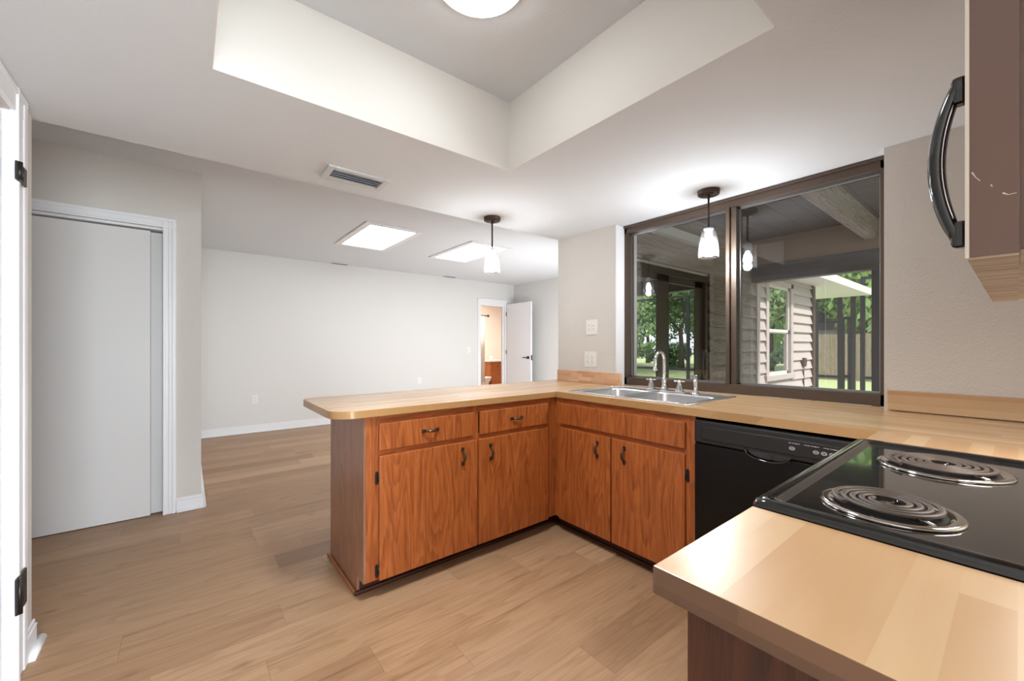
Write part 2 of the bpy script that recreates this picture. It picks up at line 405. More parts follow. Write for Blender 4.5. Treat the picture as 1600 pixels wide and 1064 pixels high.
for z0, z1 in ((1.822, 1.888), (.262, .392)):
    h = MB(); h.box(XL+.018, XL+.026, 2.232, 2.338, z0, z1, bev=.002); pass
    h.lathe([(.008, z0), (.008, z1)], (XL+.027, 2.246, 0), 10)
    for k in (.25, .75): h.box(XL+.0255, XL+.028, 2.285, 2.297, z0+(z1-z0)*k-.008, z0+(z1-z0)*k+.008)
    h.build('hinge', M['hinge'], d)
b = MB(); b.box(XL, XL+.014, 2.392, 2.539, 0, .085, bev=.004); b.box(XL, XL+.009, 2.392, 2.534, .085, .105, bev=.004)
b.box(XL-.12, XL+.014, 2.525, 2.539, 0, .085, bev=.003)
b.lathe([(.017, 2.392), (.017, 2.56)], (XL+.02, 0, .004), 16, axis='y')
struct(b.build('baseboard_left', M['white']), 'white baseboard and shoe moulding at the foot of the left wall', 'baseboard')

# window wall
w = MB()
w.box(XW, 2.85, 1.942, 2.56, 0, ZC); w.box(XW, 2.85, -3.3, .40, 0, ZC); w.box(XW, 2.85, .40, 1.942, 0, .884); w.box(XW, 2.85, .40, 1.942, ZK+.001, ZC)
struct(w.build('wall_right', M['wall']), 'pale textured wall holding the wide kitchen window', 'wall')
struct(bx('wall_back', M['wall'], None, .45, 2.58, -.47, -.355, 0, ZC), 'wall behind the stove', 'wall')
w = MB(); w.box(-.62, -.55, -3.3, -3.2, 0, ZC); w.box(1.45, 2.7, -3.3, -3.2, 0, ZC); w.box(-.55, 1.45, -3.3, -3.2, 2.1, ZC)  # the opening in this unseen wall is added for light
struct(w.build('wall_back', M['wall']), 'rear wall of the breakfast nook with an opening added to let light in', 'wall')

# hall wall with closet
w = MB(); w.box(-.137, .084, YH, YH+.115, 0, ZC); w.box(-3.5, -1.65, YH, YH+.115, 0, ZC); w.box(-1.65, -.137, YH, YH+.115, 2.083, ZC)
w.box(-.03, .084, YH+.1, 6.9, 0, ZC)
w.box(-3.5, -.03, YH+.7, YH+.8, 0, ZC)
w.box(-3.6, -3.5, 2.4, 4.8, 0, ZC)
w.box(-3.5, -.617, 2.40, 2.525, 0, ZC)
struct(w.build('wall_hall', M['wall']), 'pale wall left of the living room with a sliding closet', 'wall')
t = MB()
for (o0, o1, th) in ((-.137, -.063, .012), (-.137, -.122, .02), (-.085, -.067, .02), (-.106, -.098, .018)):
    t.box(o0, o1, YH-th, YH+.001, 0, 2.157 if o0 < -.12 and o1 > -.1 else 2.15, bev=.003)
for (z0, z1, th) in ((2.083, 2.157, .0135), (2.083, 2.098, .0215), (2.132, 2.152, .0215)): t.box(-1.72, -.0625, YH-th, YH+.001, z0, z1, bev=.003)
t.box(-.137, -.12, YH-.001, YH+.115, 0, 2.083); t.box(-1.65, -.12, YH+.0, YH+.115, 2.066, 2.084)
struct(t.build('trim_3', M['white']), 'white casing around the sliding closet', 'door casing')
d = thing('door_2', (-.9, YH+.06, 0), 'plain white sliding closet doors in the hall wall', 'closet door'); d['kind'] = 'structure'
bx('front_panel', M['doorwhite'], d, -1.2, -.206, YH+.03, YH+.058, .004, 2.058, bev=.003)
bx('rear_panel', M['doorwhite'], d, -1.1, -.139, YH+.07, YH+.098, .004, 2.058, bev=.003)
b = MB()
for (h0, h1, th) in ((0, .085, .014), (.085, .105, .009)):
    b.box(-.062, .084+th, YH-th, YH, h0, h1, bev=.003); b.box(.084, .084+th, YH, 6.78, h0, h1, bev=.003)
b.box(-.062, .084+.03, YH-.03, YH-.012, 0, .018, bev=.006); b.box(.098, .114, YH-.03, 6.78, 0, .018, bev=.006)
struct(b.build('baseboard_hall', M['white']), 'white baseboard wrapping the corner of the hall wall', 'baseboard')

# far wall, with bathroom door opening
w = MB(); w.box(.084, 4.60, YF, YF+.12, 0, ZC); w.box(5.30, 5.6, YF, YF+.12, 0, ZC); w.box(4.60, 5.30, YF, YF+.12, 2.10, ZC)
struct(w.build('wall_far', M['wall_far']), 'long blank white wall at the far end of the living room', 'wall')
b = MB(); b.box(.084, 4.55, YF-.015, YF, 0, .085, bev=.003); b.box(.084, 4.55, YF-.01, YF, .085, .11, bev=.003); b.box(.084, 4.55, YF-.03, YF-.012, 0, .018, bev=.006)
struct(b.build('baseboard_far', M['white']), 'white baseboard along the far living room wall', 'baseboard')
struct(bx('wall_east', M['wall_far'], None, XFR, XFR+.12, 2.65, 6.9, 0, ZC), 'grey white side wall beside the open bathroom door', 'wall')
t = MB()
t.box(4.55, 4.605, YF-.014, YF, 0, 2.17, bev=.003); t.box(4.548, 5.40, YF-.0155, YF, 2.105, 2.19, bev=.003); t.box(5.295, 5.36, YF-.014, YF, 0, 2.17, bev=.003)
t.box(4.54, 5.41, YF-.022, YF, 2.165, 2.195, bev=.003)
t.box(4.598, 4.625, YF-.005, YF+.125, 0, 2.10); t.box(5.24, 5.302, YF-.005, YF+.125, 0, 2.10); t.box(4.6, 5.3, YF-.004, YF+.124, 2.055, 2.105)
t.box(4.62, 4.64, YF+.04, YF+.07, 0, 2.06); t.box(5.21, 5.245, YF+.04, YF+.07, 0, 2.06)
struct(t.build('trim_4', M['white']), 'white casing around the bathroom doorway', 'door casing')
d = thing('door_3', (5.285, 6.76, 0), 'open white bathroom door with a black lever handle', 'door'); d['kind'] = 'structure'
bx('door_leaf', M['white'], d, 5.27, 5.305, 5.985, 6.755, .012, 2.105, bev=.002)
h = MB(); h.lathe([(.03, -.012), (.03, 0)], (5.27, 6.06, 1.0), 20, axis='x'); h.lathe([(.012, -.05), (.012, 0)], (5.27, 6.06, 1.0), 12, axis='x')
h.tube([(5.222, 6.055, 1.0), (5.222, 6.12, 1.0), (5.225, 6.19, .998)], .009, 8); h.box(5.276, 5.30, 5.98, 5.987, .95, 1.05)
h.build('handle', M['hinge'], d)
for z in (.25, 1.1, 1.9):
    h = MB(); h.lathe([(.007, z-.04), (.007, z+.04)], (5.262, 6.762, 0), 10); h.build('hinge', M['hinge'], d)

# bathroom beyond
w = MB(); w.box(3.9, 7.1, 9.2, 9.3, 0, ZC); w.box(3.8, 3.9, YF+.12, 9.3, 0, ZC); w.box(7.1, 7.2, YF+.12, 9.3, 0, ZC); w.box(3.8, 7.2, YF+.12, 9.3, ZC-.08, ZC); w.box(5.6, 7.1, YF+.02, YF+.12, 0, ZC)
struct(w.build('wall_bathroom', M['bathwall']), 'warm lit walls of the bathroom beyond the doorway', 'wall')
struct(bx('floor', M['bathfloor'], None, 3.9, 7.1, 6.78, 9.2, -.06, .002), 'streaked bathroom floor beyond the doorway', 'floor')
lamp('bathroom_lamp', 'AREA', (5.5, 8.2, 2.42), (0, 0, 0), 17, (1, .91, .82), shape='RECTANGLE', size=.5, size_y=.3)
v = thing('vanity', (6.55, 8.75, 0), 'small oak bathroom vanity with white top seen through the doorway', 'vanity')
bx('body', M['vanitywood'], v, 6.14, 7.0, 8.55, 9.19, .09, .82, bev=.003)
bx('toe_kick', M['toe'], v, 6.16, 7.0, 8.62, 9.19, 0, .09)
bx('top', M['porcelain'], v, 6.10, 7.03, 8.50, 9.19, .82, .86, bev=.006)
for j, (z0, z1) in enumerate(((.60, .79), (.13, .57))):
    dd = bx('drawer' if j == 0 else 'door', M['vanitywood'], v, 6.17, 6.52, 8.535, 8.55, z0, z1, bev=.003)
    k = MB().lathe([(.004, 0), (.014, .01), (.016, .018), (.008, .024)], (0, 0, 0), 14, axis='y')
    bmesh.ops.transform(k.bm, matrix=Matrix.Translation((6.40 if j else 6.34, 8.535, (z1-.06 if j else (z0+z1)/2)))@Matrix.Scale(-1, 4, (0, 1, 0)), verts=k.bm.verts)
    k.build('knob', M['pewter'], dd)
cd = MB().lathe([(.035, 0), (.04, .005), (.04, .09), (.034, .095), (.03, .07)], (6.26, 8.68, .86), 20).build('candle_jar', M['porcelain'], None, origin=(6.26, 8.68, .86))
tag(cd, 'small white jar standing on the bathroom vanity', 'jar')
r = MB().tube([(3.9, 8.15, 1.97), (5.79, 8.15, 1.97)], .013, 10); r.lathe([(.03, 5.77), (.03, 5.80)], (0, 8.15, 1.97), 16, axis='x')
tag(r.build('shower_rod', M['bronze'], None, origin=(4.7, 8.15, 1.97)), 'dark shower curtain rod seen through the bathroom doorway', 'curtain rod')
cu = MB()
n = 60; prev = None
for i in range(n+1):
    x = 4.7+.98*i/n; y = 8.15+.03*math.sin(i*1.3)+.012*math.sin(i*2.9)
    a = cu.bm.verts.new((x, y, 1.955)); b_ = cu.bm.verts.new((x, y+.01*math.sin(i*.7), .35))
    if prev: f = cu.bm.faces.new((prev[0], a, b_, prev[1])); f.smooth = True
    prev = (a, b_)
cu = cu.build('shower_curtain', M['curtain'], None, origin=(4.95, 8.15, .35))
sm = cu.modifiers.new('thickness', 'SOLIDIFY'); sm.thickness = .003
tag(cu, 'pale cream shower curtain hanging from the dark rod', 'curtain')
tl = thing('toilet', (5.98, 8.75, 0), 'white toilet beside the bathroom vanity', 'toilet')
q = MB(); q.lathe([(.11, 0), (.12, .02), (.1, .15), (.13, .28), (.19, .38), (.19, .4)], (5.98, 8.62, 0), 28); q.build('bowl', M['porcelain'], tl)
q = MB(); q.lathe([(.195, .4), (.2, .42), (.19, .435), (.02, .44)], (5.98, 8.62, 0), 28); q.build('seat', M['porcelain'], tl)
bx('tank', M['porcelain'], tl, 5.78, 6.11, 8.92, 9.12, .38, .76, bev=.02)

# ------------------------------------------------------------------ kitchen window
wn = thing('window_1', (XG+.05, 1.17, ZT), 'wide bronze framed two pane kitchen window above the sink', 'window'); wn['kind'] = 'structure'
YL, YR = 1.942, .401
f = MB()
f.box(XG, 2.78, YR, YR+.03, .926, 2.16, bev=.002); f.box(XG, 2.78, YL-.026, YL, .926, 2.16, bev=.002)
f.box(XG, 2.78, YR, YL, 2.105, 2.16, bev=.002); f.box(XG, 2.78, YR, YL, .926, .985, bev=.002)
f.box(XG-.012, 2.7, YR, YL, 2.145, 2.162, bev=.002)
f.build('frame', M['winframe'], wn)
f = MB(); f.box(XG-.004, 2.77, 1.146, 1.169, .985, 2.105, bev=.002); f.box(XG+.012, 2.77, 1.111, 1.143, .985, 2.105, bev=.002); f.build('mullion', M['winframe'], wn)
for (y0, y1) in ((1.169, YL-.026), (YR+.03, 1.111)):
    g = MB(); e = .010
    g.box(2.735, 2.75, y0, y0+e, .985, 2.105); g.box(2.735, 2.75, y1-e, y1, .985, 2.105); g.box(2.735, 2.75, y0, y1, .985, .985+e); g.box(2.735, 2.75, y0, y1, 2.105-e, 2.105)
    sa = g.build('glazing_bead', M['winframe_light'], wn)
    bx('pane', M['glass'], wn, 2.7435, 2.7465, y0+.004, y1-.004, .99, 2.10)
t = MB(); t.box(XW-.001, XG+.01, YL, YL+.006, ZT, ZK-.005); t.box(XW-.001, 2.85, YL-.004, YL+.002, .884, ZK-.005)
struct(t.build('trim_5', M['white']), 'white reveal at the left side of the kitchen window', 'window reveal')

# ------------------------------------------------------------------ cabinets
def pull(parent, c, vertical=True, nrm='-y'):
    """antique bail pull: two stepped square feet joined by a bowed grip"""
    L_ = .047; q = MB()
    for s_ in (-1, 1):
        for k, (a, hgt) in enumerate(((.0095, .004), (.0075, .008))):
            q.box(-a, a, -hgt, 0, s_*(L_-.008)-.0115+.002*k, s_*(L_-.008)+.0115-.002*k, bev=.0015)
        q.lathe([(.0045, -.003), (.0045, .003)], (0, -.009, s_*(L_-.008)), 8, axis='y')
    pts = []; rad = []
    for i in range(13):
        t = i/12; z = (t-.5)*2*(L_-.012); pts.append((0, -.008-.018*math.sin(PI*t)**.8, z)); rad.append(.0042+.0028*math.sin(PI*t))
    q.tube(pts, rad, 8)
    rot = Matrix.Identity(4)
    if not vertical: rot = Matrix.Rotation(PI/2, 4, 'Y')
    if nrm == '-x': rot = Matrix.Rotation(-PI/2, 4, 'Z')@rot
    if nrm == '+y': rot = Matrix.Rotation(PI, 4, 'Z')@rot
    bmesh.ops.transform(q.bm, matrix=Matrix.Translation(c)@rot, verts=q.bm.verts)
    return q.build('handle', M['pewter'], parent)
def hinge(parent, c, nrm='-y', side=1):
    q = MB(); q.box(-.008, .008, -.004, 0, -.026, .026, bev=.002); q.box(-.005, .005, -.006, 0, -.032, .032, bev=.002)
    q.tube([(.009*side, -.007, -.02), (.009*side, -.007, .02)], .005, 8); q.lathe([(.003, -.008), (.003, -.003)], (0, 0, .015), 6, axis='y')
    rot = Matrix.Identity(4)
    if nrm == '-x': rot = Matrix.Rotation(-PI/2, 4, 'Z')
    bmesh.ops.transform(q.bm, matrix=Matrix.Translation(c)@rot, verts=q.bm.verts)
    return q.build('hinge', M['hinge'], parent)
YFF, YD = 1.948, 1.932               # face frame and door face of the peninsula
XFF, XD = 1.936, 1.920               # same for the window run
ZB = .886
def X_at(px, Y):                     # x where the picture column px meets the plane y = Y
    a = math.radians(51.35); k = (px-799.4)/634.2
    return Y*(math.cos(a)+k*math.sin(a))/(math.sin(a)-k*math.cos(a))
def Y_at(px, X):
    a = math.radians(51.35); k = (px-799.4)/634.2
    return X*(math.sin(a)-k*math.cos(a))/(math.cos(a)+k*math.sin(a))
pc = thing('base_cabinet', (1.3, 2.2, 0), 'oak peninsula base cabinet with two drawers above two doors', 'cabinet')
ex0 = .655
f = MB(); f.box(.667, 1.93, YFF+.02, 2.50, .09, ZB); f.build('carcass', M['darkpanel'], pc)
for a0, a1 in ((.667, .735), (1.255, 1.31), (1.85, XFF+.002)): bx('stile', M['cab'], pc, a0, a1, YFF, YFF+.02, .0905, ZB)
for z0, z1 in ((.845, ZB), (.69, .72), (.0905, .12)):
    for a0, a1 in ((.735, 1.255), (1.31, 1.85)): bx('rail', M['cabx'], pc, a0, a1, YFF+.0006, YFF+.0195, z0, z1)
f = MB(); f.prism([(ex0, YFF+.001), (.667, YFF+.001), (.667, 2.512), (ex0, 2.512)], .0905, ZB); f.box(ex0, .667, 2.0435, 2.512, 0, .092)
f.build('end_panel', M['endpanel'], pc)
bx('back_panel', M['endpanel'], pc, .667, 2.58, 2.50, 2.512, 0, ZB)
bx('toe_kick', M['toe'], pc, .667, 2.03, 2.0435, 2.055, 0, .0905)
f = MB(); f.box(ex0-.016, ex0, 2.028, 2.53, 0, .018, bev=.006); f.build('shoe_moulding', M['mould'], pc)
f = MB(); f.box(ex0-.016, 1.99, 2.027, 2.0435, 0, .02, bev=.006); f.build('shoe_moulding', M['toe'], pc)
x1r, x2l = X_at(746, YD), X_at(748.3, YD)
d1r, d2l = X_at(741.2, YD), X_at(750.6, YD)
for (a0, a1, hx) in ((.727, d1r, X_at(672.5, YD)), (d2l, 1.8545, X_at(807.5, YD))):
    dr = bx('drawer', M['cab'], pc, a0, a1, YD, YFF, .717, .849, bev=.0035)
    pull(dr, (hx, YD, .784), vertical=False)
for (a0, a1, hx, hg) in ((.727, x1r, X_at(723, YD), 1), (x2l, 1.8545, X_at(766.5, YD), 0)):
    dr = bx('door', M['cab'], pc, a0, a1, YD, YFF, .087, .691, bev=.0035)
    pull(dr, (hx, YD, .612 if hg else .607))
    if hg: hinge(dr, (.718, YFF, .585), side=1); hinge(dr, (.718, YFF, .135), side=1)

sc = thing('base_cabinet', (2.2, 1.45, 0), 'oak sink cabinet with a long false drawer front above two doors', 'cabinet')
Y1 = .985
bx('carcass', M['darkpanel'], sc, XFF+.02, 2.57, Y1, 1.94, .09, .72)
for a0, a1, zz in ((Y1, 1.06, ZB), (1.44, 1.50, .70), (1.88, YFF+.001, ZB)): bx('stile', M['cab'], sc, XFF, XFF+.02, a0, a1, .0905, zz)
for z0, z1 in ((.845, ZB), (.69, .72), (.0905, .12)): bx('rail', M['caby'], sc, XFF+.0006, XFF+.0195, 1.06, 1.88, z0, z1)
bx('toe_kick', M['toe'], sc, 2.0, 2.012, Y1, 2.05, 0, .0905)
f = MB(); f.box(1.984, 2.0, Y1, 2.03, 0, .02, bev=.006); f.build('shoe_moulding', M['toe'], sc)
bx('false_front', M['cab'], sc, XD, XFF, 1.0334, 1.9018, .717, .849, bev=.0035)
ya, yb = Y_at(953, XD), Y_at(955.3, XD)
for (a0, a1, px, zz, hg) in ((ya, 1.9018, 933.5, .607, 0), (1.0334, yb, 975.5, .612, 1)):
    dr = bx('door', M['cab'], sc, XD, XFF, a0, a1, .087, .691, bev=.0035)
    pull(dr, (XD, Y_at(px, XD), zz), nrm='-x')
    if hg: hinge(dr, (XFF, 1.024, .585), '-x', -1); hinge(dr, (XFF, 1.024, .135), '-x', -1)

# dishwasher
dw = thing('dishwasher', (2.2, .68, 0), 'black built in dishwasher between the sink cabinet and the stove', 'dishwasher')
DY0, DY1 = .378, .982
bx('body', M['blackmat'], dw, 1.95, 2.5, DY0, DY1, .1, .87)
bx('door', M['dwblack'], dw, 1.918, 1.95, DY0, DY1, .11, .76, bev=.006)
bx('toe_kick', M['blackmat'], dw, 2.0, 2.02, DY0, DY1, 0, .1)
f = MB(); f.box(1.914, 1.95, DY0, DY1, .763, .872, bev=.008); f.box(1.908, 1.92, DY0+.01, DY1-.035, .782, .848, bev=.005); f.build('control_panel', M['dwpanel'], dw)
yc = Y_at(1199, 1.91)
h = MB()
pts = [(1.905, yc+.085*math.cos(a), .772-.034*math.sin(a)) for a in [PI*i/16 for i in range(17)]]
h.tube(pts, .0045, 8); h.prism([(1.9135, yc-.08), (1.9165, yc-.08), (1.9165, yc+.08), (1.9135, yc+.08)], .748, .772)
h.build('handle', M['black'], dw)
f = MB()
yy0 = Y_at(1232, 1.907)
for i in range(17):
    y = yy0-.004-.0105*i
    if i in (4, 10): continue
    f.box(1.9068, 1.9085, y-.0035-(.002 if i % 3 else 0), y+.0035, .832+(.001 if i % 2 else 0), .8345)
for (yo, wd) in ((.012, .012), (.092, .011), (.118, .011), (.142, .009), (.166, .012)):
    f.tube([(1.9072, yy0-yo+wd*math.cos(a)*.8, .812+.006*math.sin(a)) for a in [2*PI*k/16 for k in range(16)]], .0012, 5, closed=True)
    f.box(1.9068, 1.9085, yy0-yo-.006, yy0-yo+.006, .811, .813)
for i in range(3): f.box(1.9068, 1.9085, yy0-.205, yy0-.193, .806+.007*i, .8075+.007*i)
f.build('button_print', M['mark'], dw)

# corner base cabinet right of the stove and cabinet left of the stove
cc = thing('base_cabinet', (2.1, 0, 0), 'oak corner cabinet hidden right of the stove under the counter', 'cabinet')
bx('carcass', M['darkpanel'], cc, 1.655, 2.57, -.34, .29, .09, ZB)
bx('face_frame', M['cabx'], cc, 1.655, 1.94, .29, .31, .0905, ZB)
bx('toe_kick', M['toe'], cc, 1.655, 2.57, -.3, .22, 0, .09)
nc = thing('base_cabinet', (.68, 0, 0), 'narrow dark brown cabinet under the nearest counter end', 'cabinet')
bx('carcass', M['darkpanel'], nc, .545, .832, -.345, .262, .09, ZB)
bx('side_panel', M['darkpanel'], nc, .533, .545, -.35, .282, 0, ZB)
f = bx('door', M['cab'], nc, .56, .82, .282, .298, .10, .69, bev=.003); pull(f, (.79, .298, .6), nrm='+y')
f = bx('drawer', M['cab'], nc, .56, .82, .282, .298, .717, .849, bev=.003); pull(f, (.69, .298, .784), vertical=False, nrm='+y')
bx('face_frame', M['cab'], nc, .545, .832, .262, .282, .09, ZB)
bx('toe_kick', M['toe'], nc, .545, .832, -.3, .2, 0, .09)

# ------------------------------------------------------------------ worktops
def arc(cx, cy, r, a0, a1, n=10): return [(cx+r*math.cos(math.radians(a0+(a1-a0)*i/n)), cy+r*math.sin(math.radians(a0+(a1-a0)*i/n))) for i in range(n+1)]
def slab(name, poly, mats, parent, bev=.003, holes=None):
    o = MB(); o.prism(poly, ZT-.038, ZT, bev=bev)
    for f in o.bm.faces: f.normal_update()
    ob = o.build(name, mats, parent)
    for p in ob.data.polygons: p.material_index = 0 if p.normal.z > .6 else 1
    return ob
ct = thing('countertop', (2.0, 1.5, ZT-.038), 'butcher block look laminate worktop wrapping peninsula, sink and stove corner', 'countertop')
XC, YP, YN = 1.917, 1.923, .3
PY2 = 2.60
PX0 = .512
r1 = .11; r2 = .09
poly = arc(PX0+r1, YP+r1, r1, 180, 270)+[(XC, YP), (XC+.02, YP), (2.50, YP), (XW, YP), (XW, 2.562), (2.6, 2.562), (2.6, PY2)]+arc(PX0+r2, PY2-r2, r2, 90, 180)
slab('peninsula_section', poly, [M['blockx'], M['edge']], ct)
# window section with the sink cut-out
SX0, SX1, SY0, SY1 = 1.99, 2.51, 1.06, 1.845
o = MB()
for a in ((XC, SX0, SY0, SY1), (SX1, XW, SY0, SY1), (XC, XW, SY1, YP), (XC, XW, .402, SY0), (XC, XW, -.353, .402), (XW, XG+.012, .402, YL-.003)):
    o.box(*a, ZT-.038, ZT)
bmesh.ops.remove_doubles(o.bm, verts=o.bm.verts, dist=1e-5)
ob = o.build('window_section', [M['blocky'], M['edge']], ct)
for p in ob.data.polygons: p.material_index = 0 if p.normal.z > .6 else 1
slab('stove_section', [(1.652, -.353), (XC, -.353), (XC, YN+.012), (1.652, YN+.012)], [M['blockx'], M['edge']], ct, bev=0)
ct2 = thing('countertop', (.67, 0, ZT-.038), 'short butcher block look counter end nearest the viewer, left of the stove', 'countertop')
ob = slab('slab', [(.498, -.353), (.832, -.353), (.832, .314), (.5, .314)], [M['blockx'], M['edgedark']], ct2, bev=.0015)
def splash(name, a, mat, label):
    o = MB().box(*a, bev=.003).build(name, mat, None, origin=((a[0]+a[1])/2, (a[2]+a[3])/2, a[4])); return tag(o, label, 'backsplash')
splash('backsplash', (XW-.02, XW, 1.884, 2.556, ZT+.0005, 1.02), M['blockpink'], 'patchy pink wood block backsplash left of the window')
splash('backsplash', (XW-.02, XW, -.353, .386, ZT+.004, 1.02), M['blocky'], 'butcher block look backsplash right of the window')

# ------------------------------------------------------------------ sink
sk = thing('sink', (2.25, 1.45, ZT), 'stainless steel double bowl sink set into the counter', 'sink')
RX0, RX1, RY0, RY1 = 1.972, 2.530, 1.040, 1.865
bowls = [(1.505, 1.815), (1.085, 1.46)]
bx0, bx1 = 2.01, 2.405
q = MB()
zr = ZT+.004
for a in ((RX0, bx0, RY0, RY1), (bx1, RX1, RY0, RY1), (bx0, bx1, RY0, bowls[1][0]), (bx0, bx1, bowls[1][1], bowls[0][0]), (bx0, bx1, bowls[0][1], RY1)):
    q.box(*a, ZT-.001, zr)
q.tube([(RX0+.004, RY0+.004, zr), (RX0+.004, RY1-.004, zr), (RX1-.004, RY1-.004, zr), (RX1-.004, RY0+.004, zr)], .0035, 8, closed=True)
q.build('rim', M['steel'], sk)
def rrect(x0, x1, y0, y1, r, z, n=6):
    pts = []
    for cx, cy, a in ((x1-r, y1-r, 0), (x0+r, y1-r, 90), (x0+r, y0+r, 180), (x1-r, y0+r, 270)):
        pts += [(px, py, z) for px, py in arc(cx, cy, r, a, a+90, n)]
    return pts
for (y0, y1) in bowls:
    q = MB(); rings = []
    for (ins, z, r) in ((-.012, zr+.001, .06), (0, zr-.001, .055), (.004, zr-.01, .055), (.012, ZT-.13, .055), (.03, ZT-.155, .05), (.07, ZT-.16, .04), (.15, ZT-.163, .012)):
        rings.append([q.bm.verts.new(p) for p in rrect(bx0+ins, bx1-ins, y0+ins*.9, y1-ins*.9, max(.004, r), z)])
    for a, b in zip(rings, rings[1:]):
        m_ = len(a)
        for i in range(m_): f = q.bm.faces.new((a[i], a[(i+1) % m_], b[(i+1) % m_], b[i])); f.smooth = True
    q.bm.faces.new(rings[-1])
    bo = q.build('bowl', M['steel'], sk)
    MB().lathe([(.045, 0), (.043, .004), (.03, .002), (.004, .001)], ((bx0+bx1)/2, (y0+y1)/2, ZT-.162), 24).build('drain', M['chrome'], bo)
FX = 2.485
fy = Y_at(1038, FX)
fc = thing('faucet', (FX, fy, zr), 'chrome high arc faucet with two cross handles behind the sink', 'faucet')
h1y, h2y = Y_at(1017.5, FX), Y_at(1061.5, FX)
q = MB(); q.prism(arc(FX, h2y-.01, .026, 180, 360)+arc(FX, h1y+.01, .026, 0, 180), zr, zr+.008, bev=.003); q.build('deck_plate', M['chrome'], fc)
q = MB(); q.lathe([(.026, 0), (.026, .006), (.018, .016), (.0145, .04), (.017, .06), (.0125, .075), (.0105, .09)], (FX, fy, zr+.006), 24)
pts = [(FX, fy, zr+.08), (FX, fy, zr+.13), (FX, fy, zr+.2)]
R_ = .052
for i in range(1, 13): a = PI*i/12*1.02; pts.append((FX-R_+R_*math.cos(a), fy, zr+.2+R_*math.sin(a)*1.15))
pts += [(pts[-1][0]-.002, fy, zr+.17), (pts[-1][0]-.003, fy, zr+.15)]
q.tube(pts, [.0105]*3+[.010]*12+[.0105, .012], 14); q.build('spout', M['chrome'], fc)
MB().lathe([(.0135, 0), (.0135, .02), (.0115, .024)], (pts[-1][0], fy, zr+.138), 16).build('aerator', M['chrome'], fc)
for hy in (h1y, h2y):
    q = MB(); q.lathe([(.027, 0), (.027, .006), (.021, .018), (.016, .034), (.012, .05), (.010, .056), (.013, .06), (.013, .068), (.004, .075)], (FX, hy, zr+.006), 20)
    hd = q.build('handle', M['chrome'], fc)
    q = MB()
    for k in range(4):
        a = k*PI/2+.5; dx, dy = math.cos(a), math.sin(a)
        q.tube([(FX, hy, zr+.069), (FX+dx*.02, hy+dy*.02, zr+.07), (FX+dx*.032, hy+dy*.032, zr+.071)], [.004, .0045, .0065], 8)
    q.lathe([(.009, 0), (.01, .006), (.004, .01)], (FX, hy, zr+.068), 14); q.build('cross_grip', M['chrome'], hd)
sy = Y_at(1087, FX-.03)
sp = thing('side_sprayer', (FX-.03, sy, zr), 'chrome side sprayer standing right of the faucet', 'sprayer')
q = MB(); q.lathe([(.024, 0), (.024, .006), (.014, .014), (.012, .03)], (FX-.03, sy, zr), 20); q.build('holder', M['chrome'], sp)
q = MB(); q.tube([(FX-.03, sy, zr+.02), (FX-.03, sy, zr+.045), (FX-.03, sy, zr+.075), (FX-.036, sy, zr+.098), (FX-.052, sy, zr+.11), (FX-.066, sy, zr+.106)], [.0115, .011, .0135, .0145, .014, .0155], 14)
q.build('spray_head', M['chrome'], sp)
bx('lever', M['chrome'], sp, FX-.028, FX-.016, sy-.006, sy+.006, zr+.075, zr+.118, bev=.004)

# ------------------------------------------------------------------ stove
st = thing('stove', (1.24, 0, 0), 'black electric coil stove with four burners set in the counter', 'stove')
GX0, GX1, GY0, GY1 = .838, 1.646, -.34, .312
bx('body', M['blackmat'], st, GX0+.004, GX1-.004, GY0, .29, .02, .905)
dr = bx('oven_door', M['black'], st, GX0+.006, GX1-.006, .29, .318, .22, .80, bev=.008)
q = MB(); q.tube([(GX0+.1, .36, .75), (GX1-.1, .36, .75)], .011, 12); q.box(GX0+.1, GX0+.13, .315, .36, .74, .76); q.box(GX1-.13, GX1-.1, .315, .36, .74, .76); q.build('handle', M['black'], dr)
bx('storage_drawer', M['black'], st, GX0+.006, GX1-.006, .29, .314, .04, .21, bev=.006)
bx('front_panel', M['black'], st, GX0+.006, GX1-.006, .29, .316, .805, .895, bev=.006)
q = MB(); n_ = 24
zc_ = .930
def rr2(x0, x1, y0, y1, r): return [(a, b) for a, b, _ in rrect(x0, x1, y0, y1, r, 0, 5)]
rings = []
for (ins, z, r) in ((.0, .888, .012), (-.001, .925, .014), (.002, .934, .016), (.008, .9385, .018), (.02, .9385, .02), (.026, .936, .02), (.03, .930, .02), (.034, .9285, .02)):
    i1 = ins
    rings.append([q.bm.verts.new((a, b, z)) for a, b in rr2(GX0+i1, GX1-i1, GY0+i1, GY1+.006-i1*1.25, r)])
for a, b in zip(rings, rings[1:]):
    m_ = len(a)
    for i in range(m_): f = q.bm.faces.new((a[i], a[(i+1) % m_], b[(i+1) % m_], b[i])); f.smooth = True
q.bm.faces.new(rings[-1]); q.bm.faces.new(rings[0][::-1])
q.build('cooktop', M['black'], st)
ZCK = .9287
BUR = [(1.000, .150, .099, 4.2), (1.425, .118, .117, 5.2), (1.035, -.125, .117, 5.2), (1.43, -.16, .099, 4.2)]
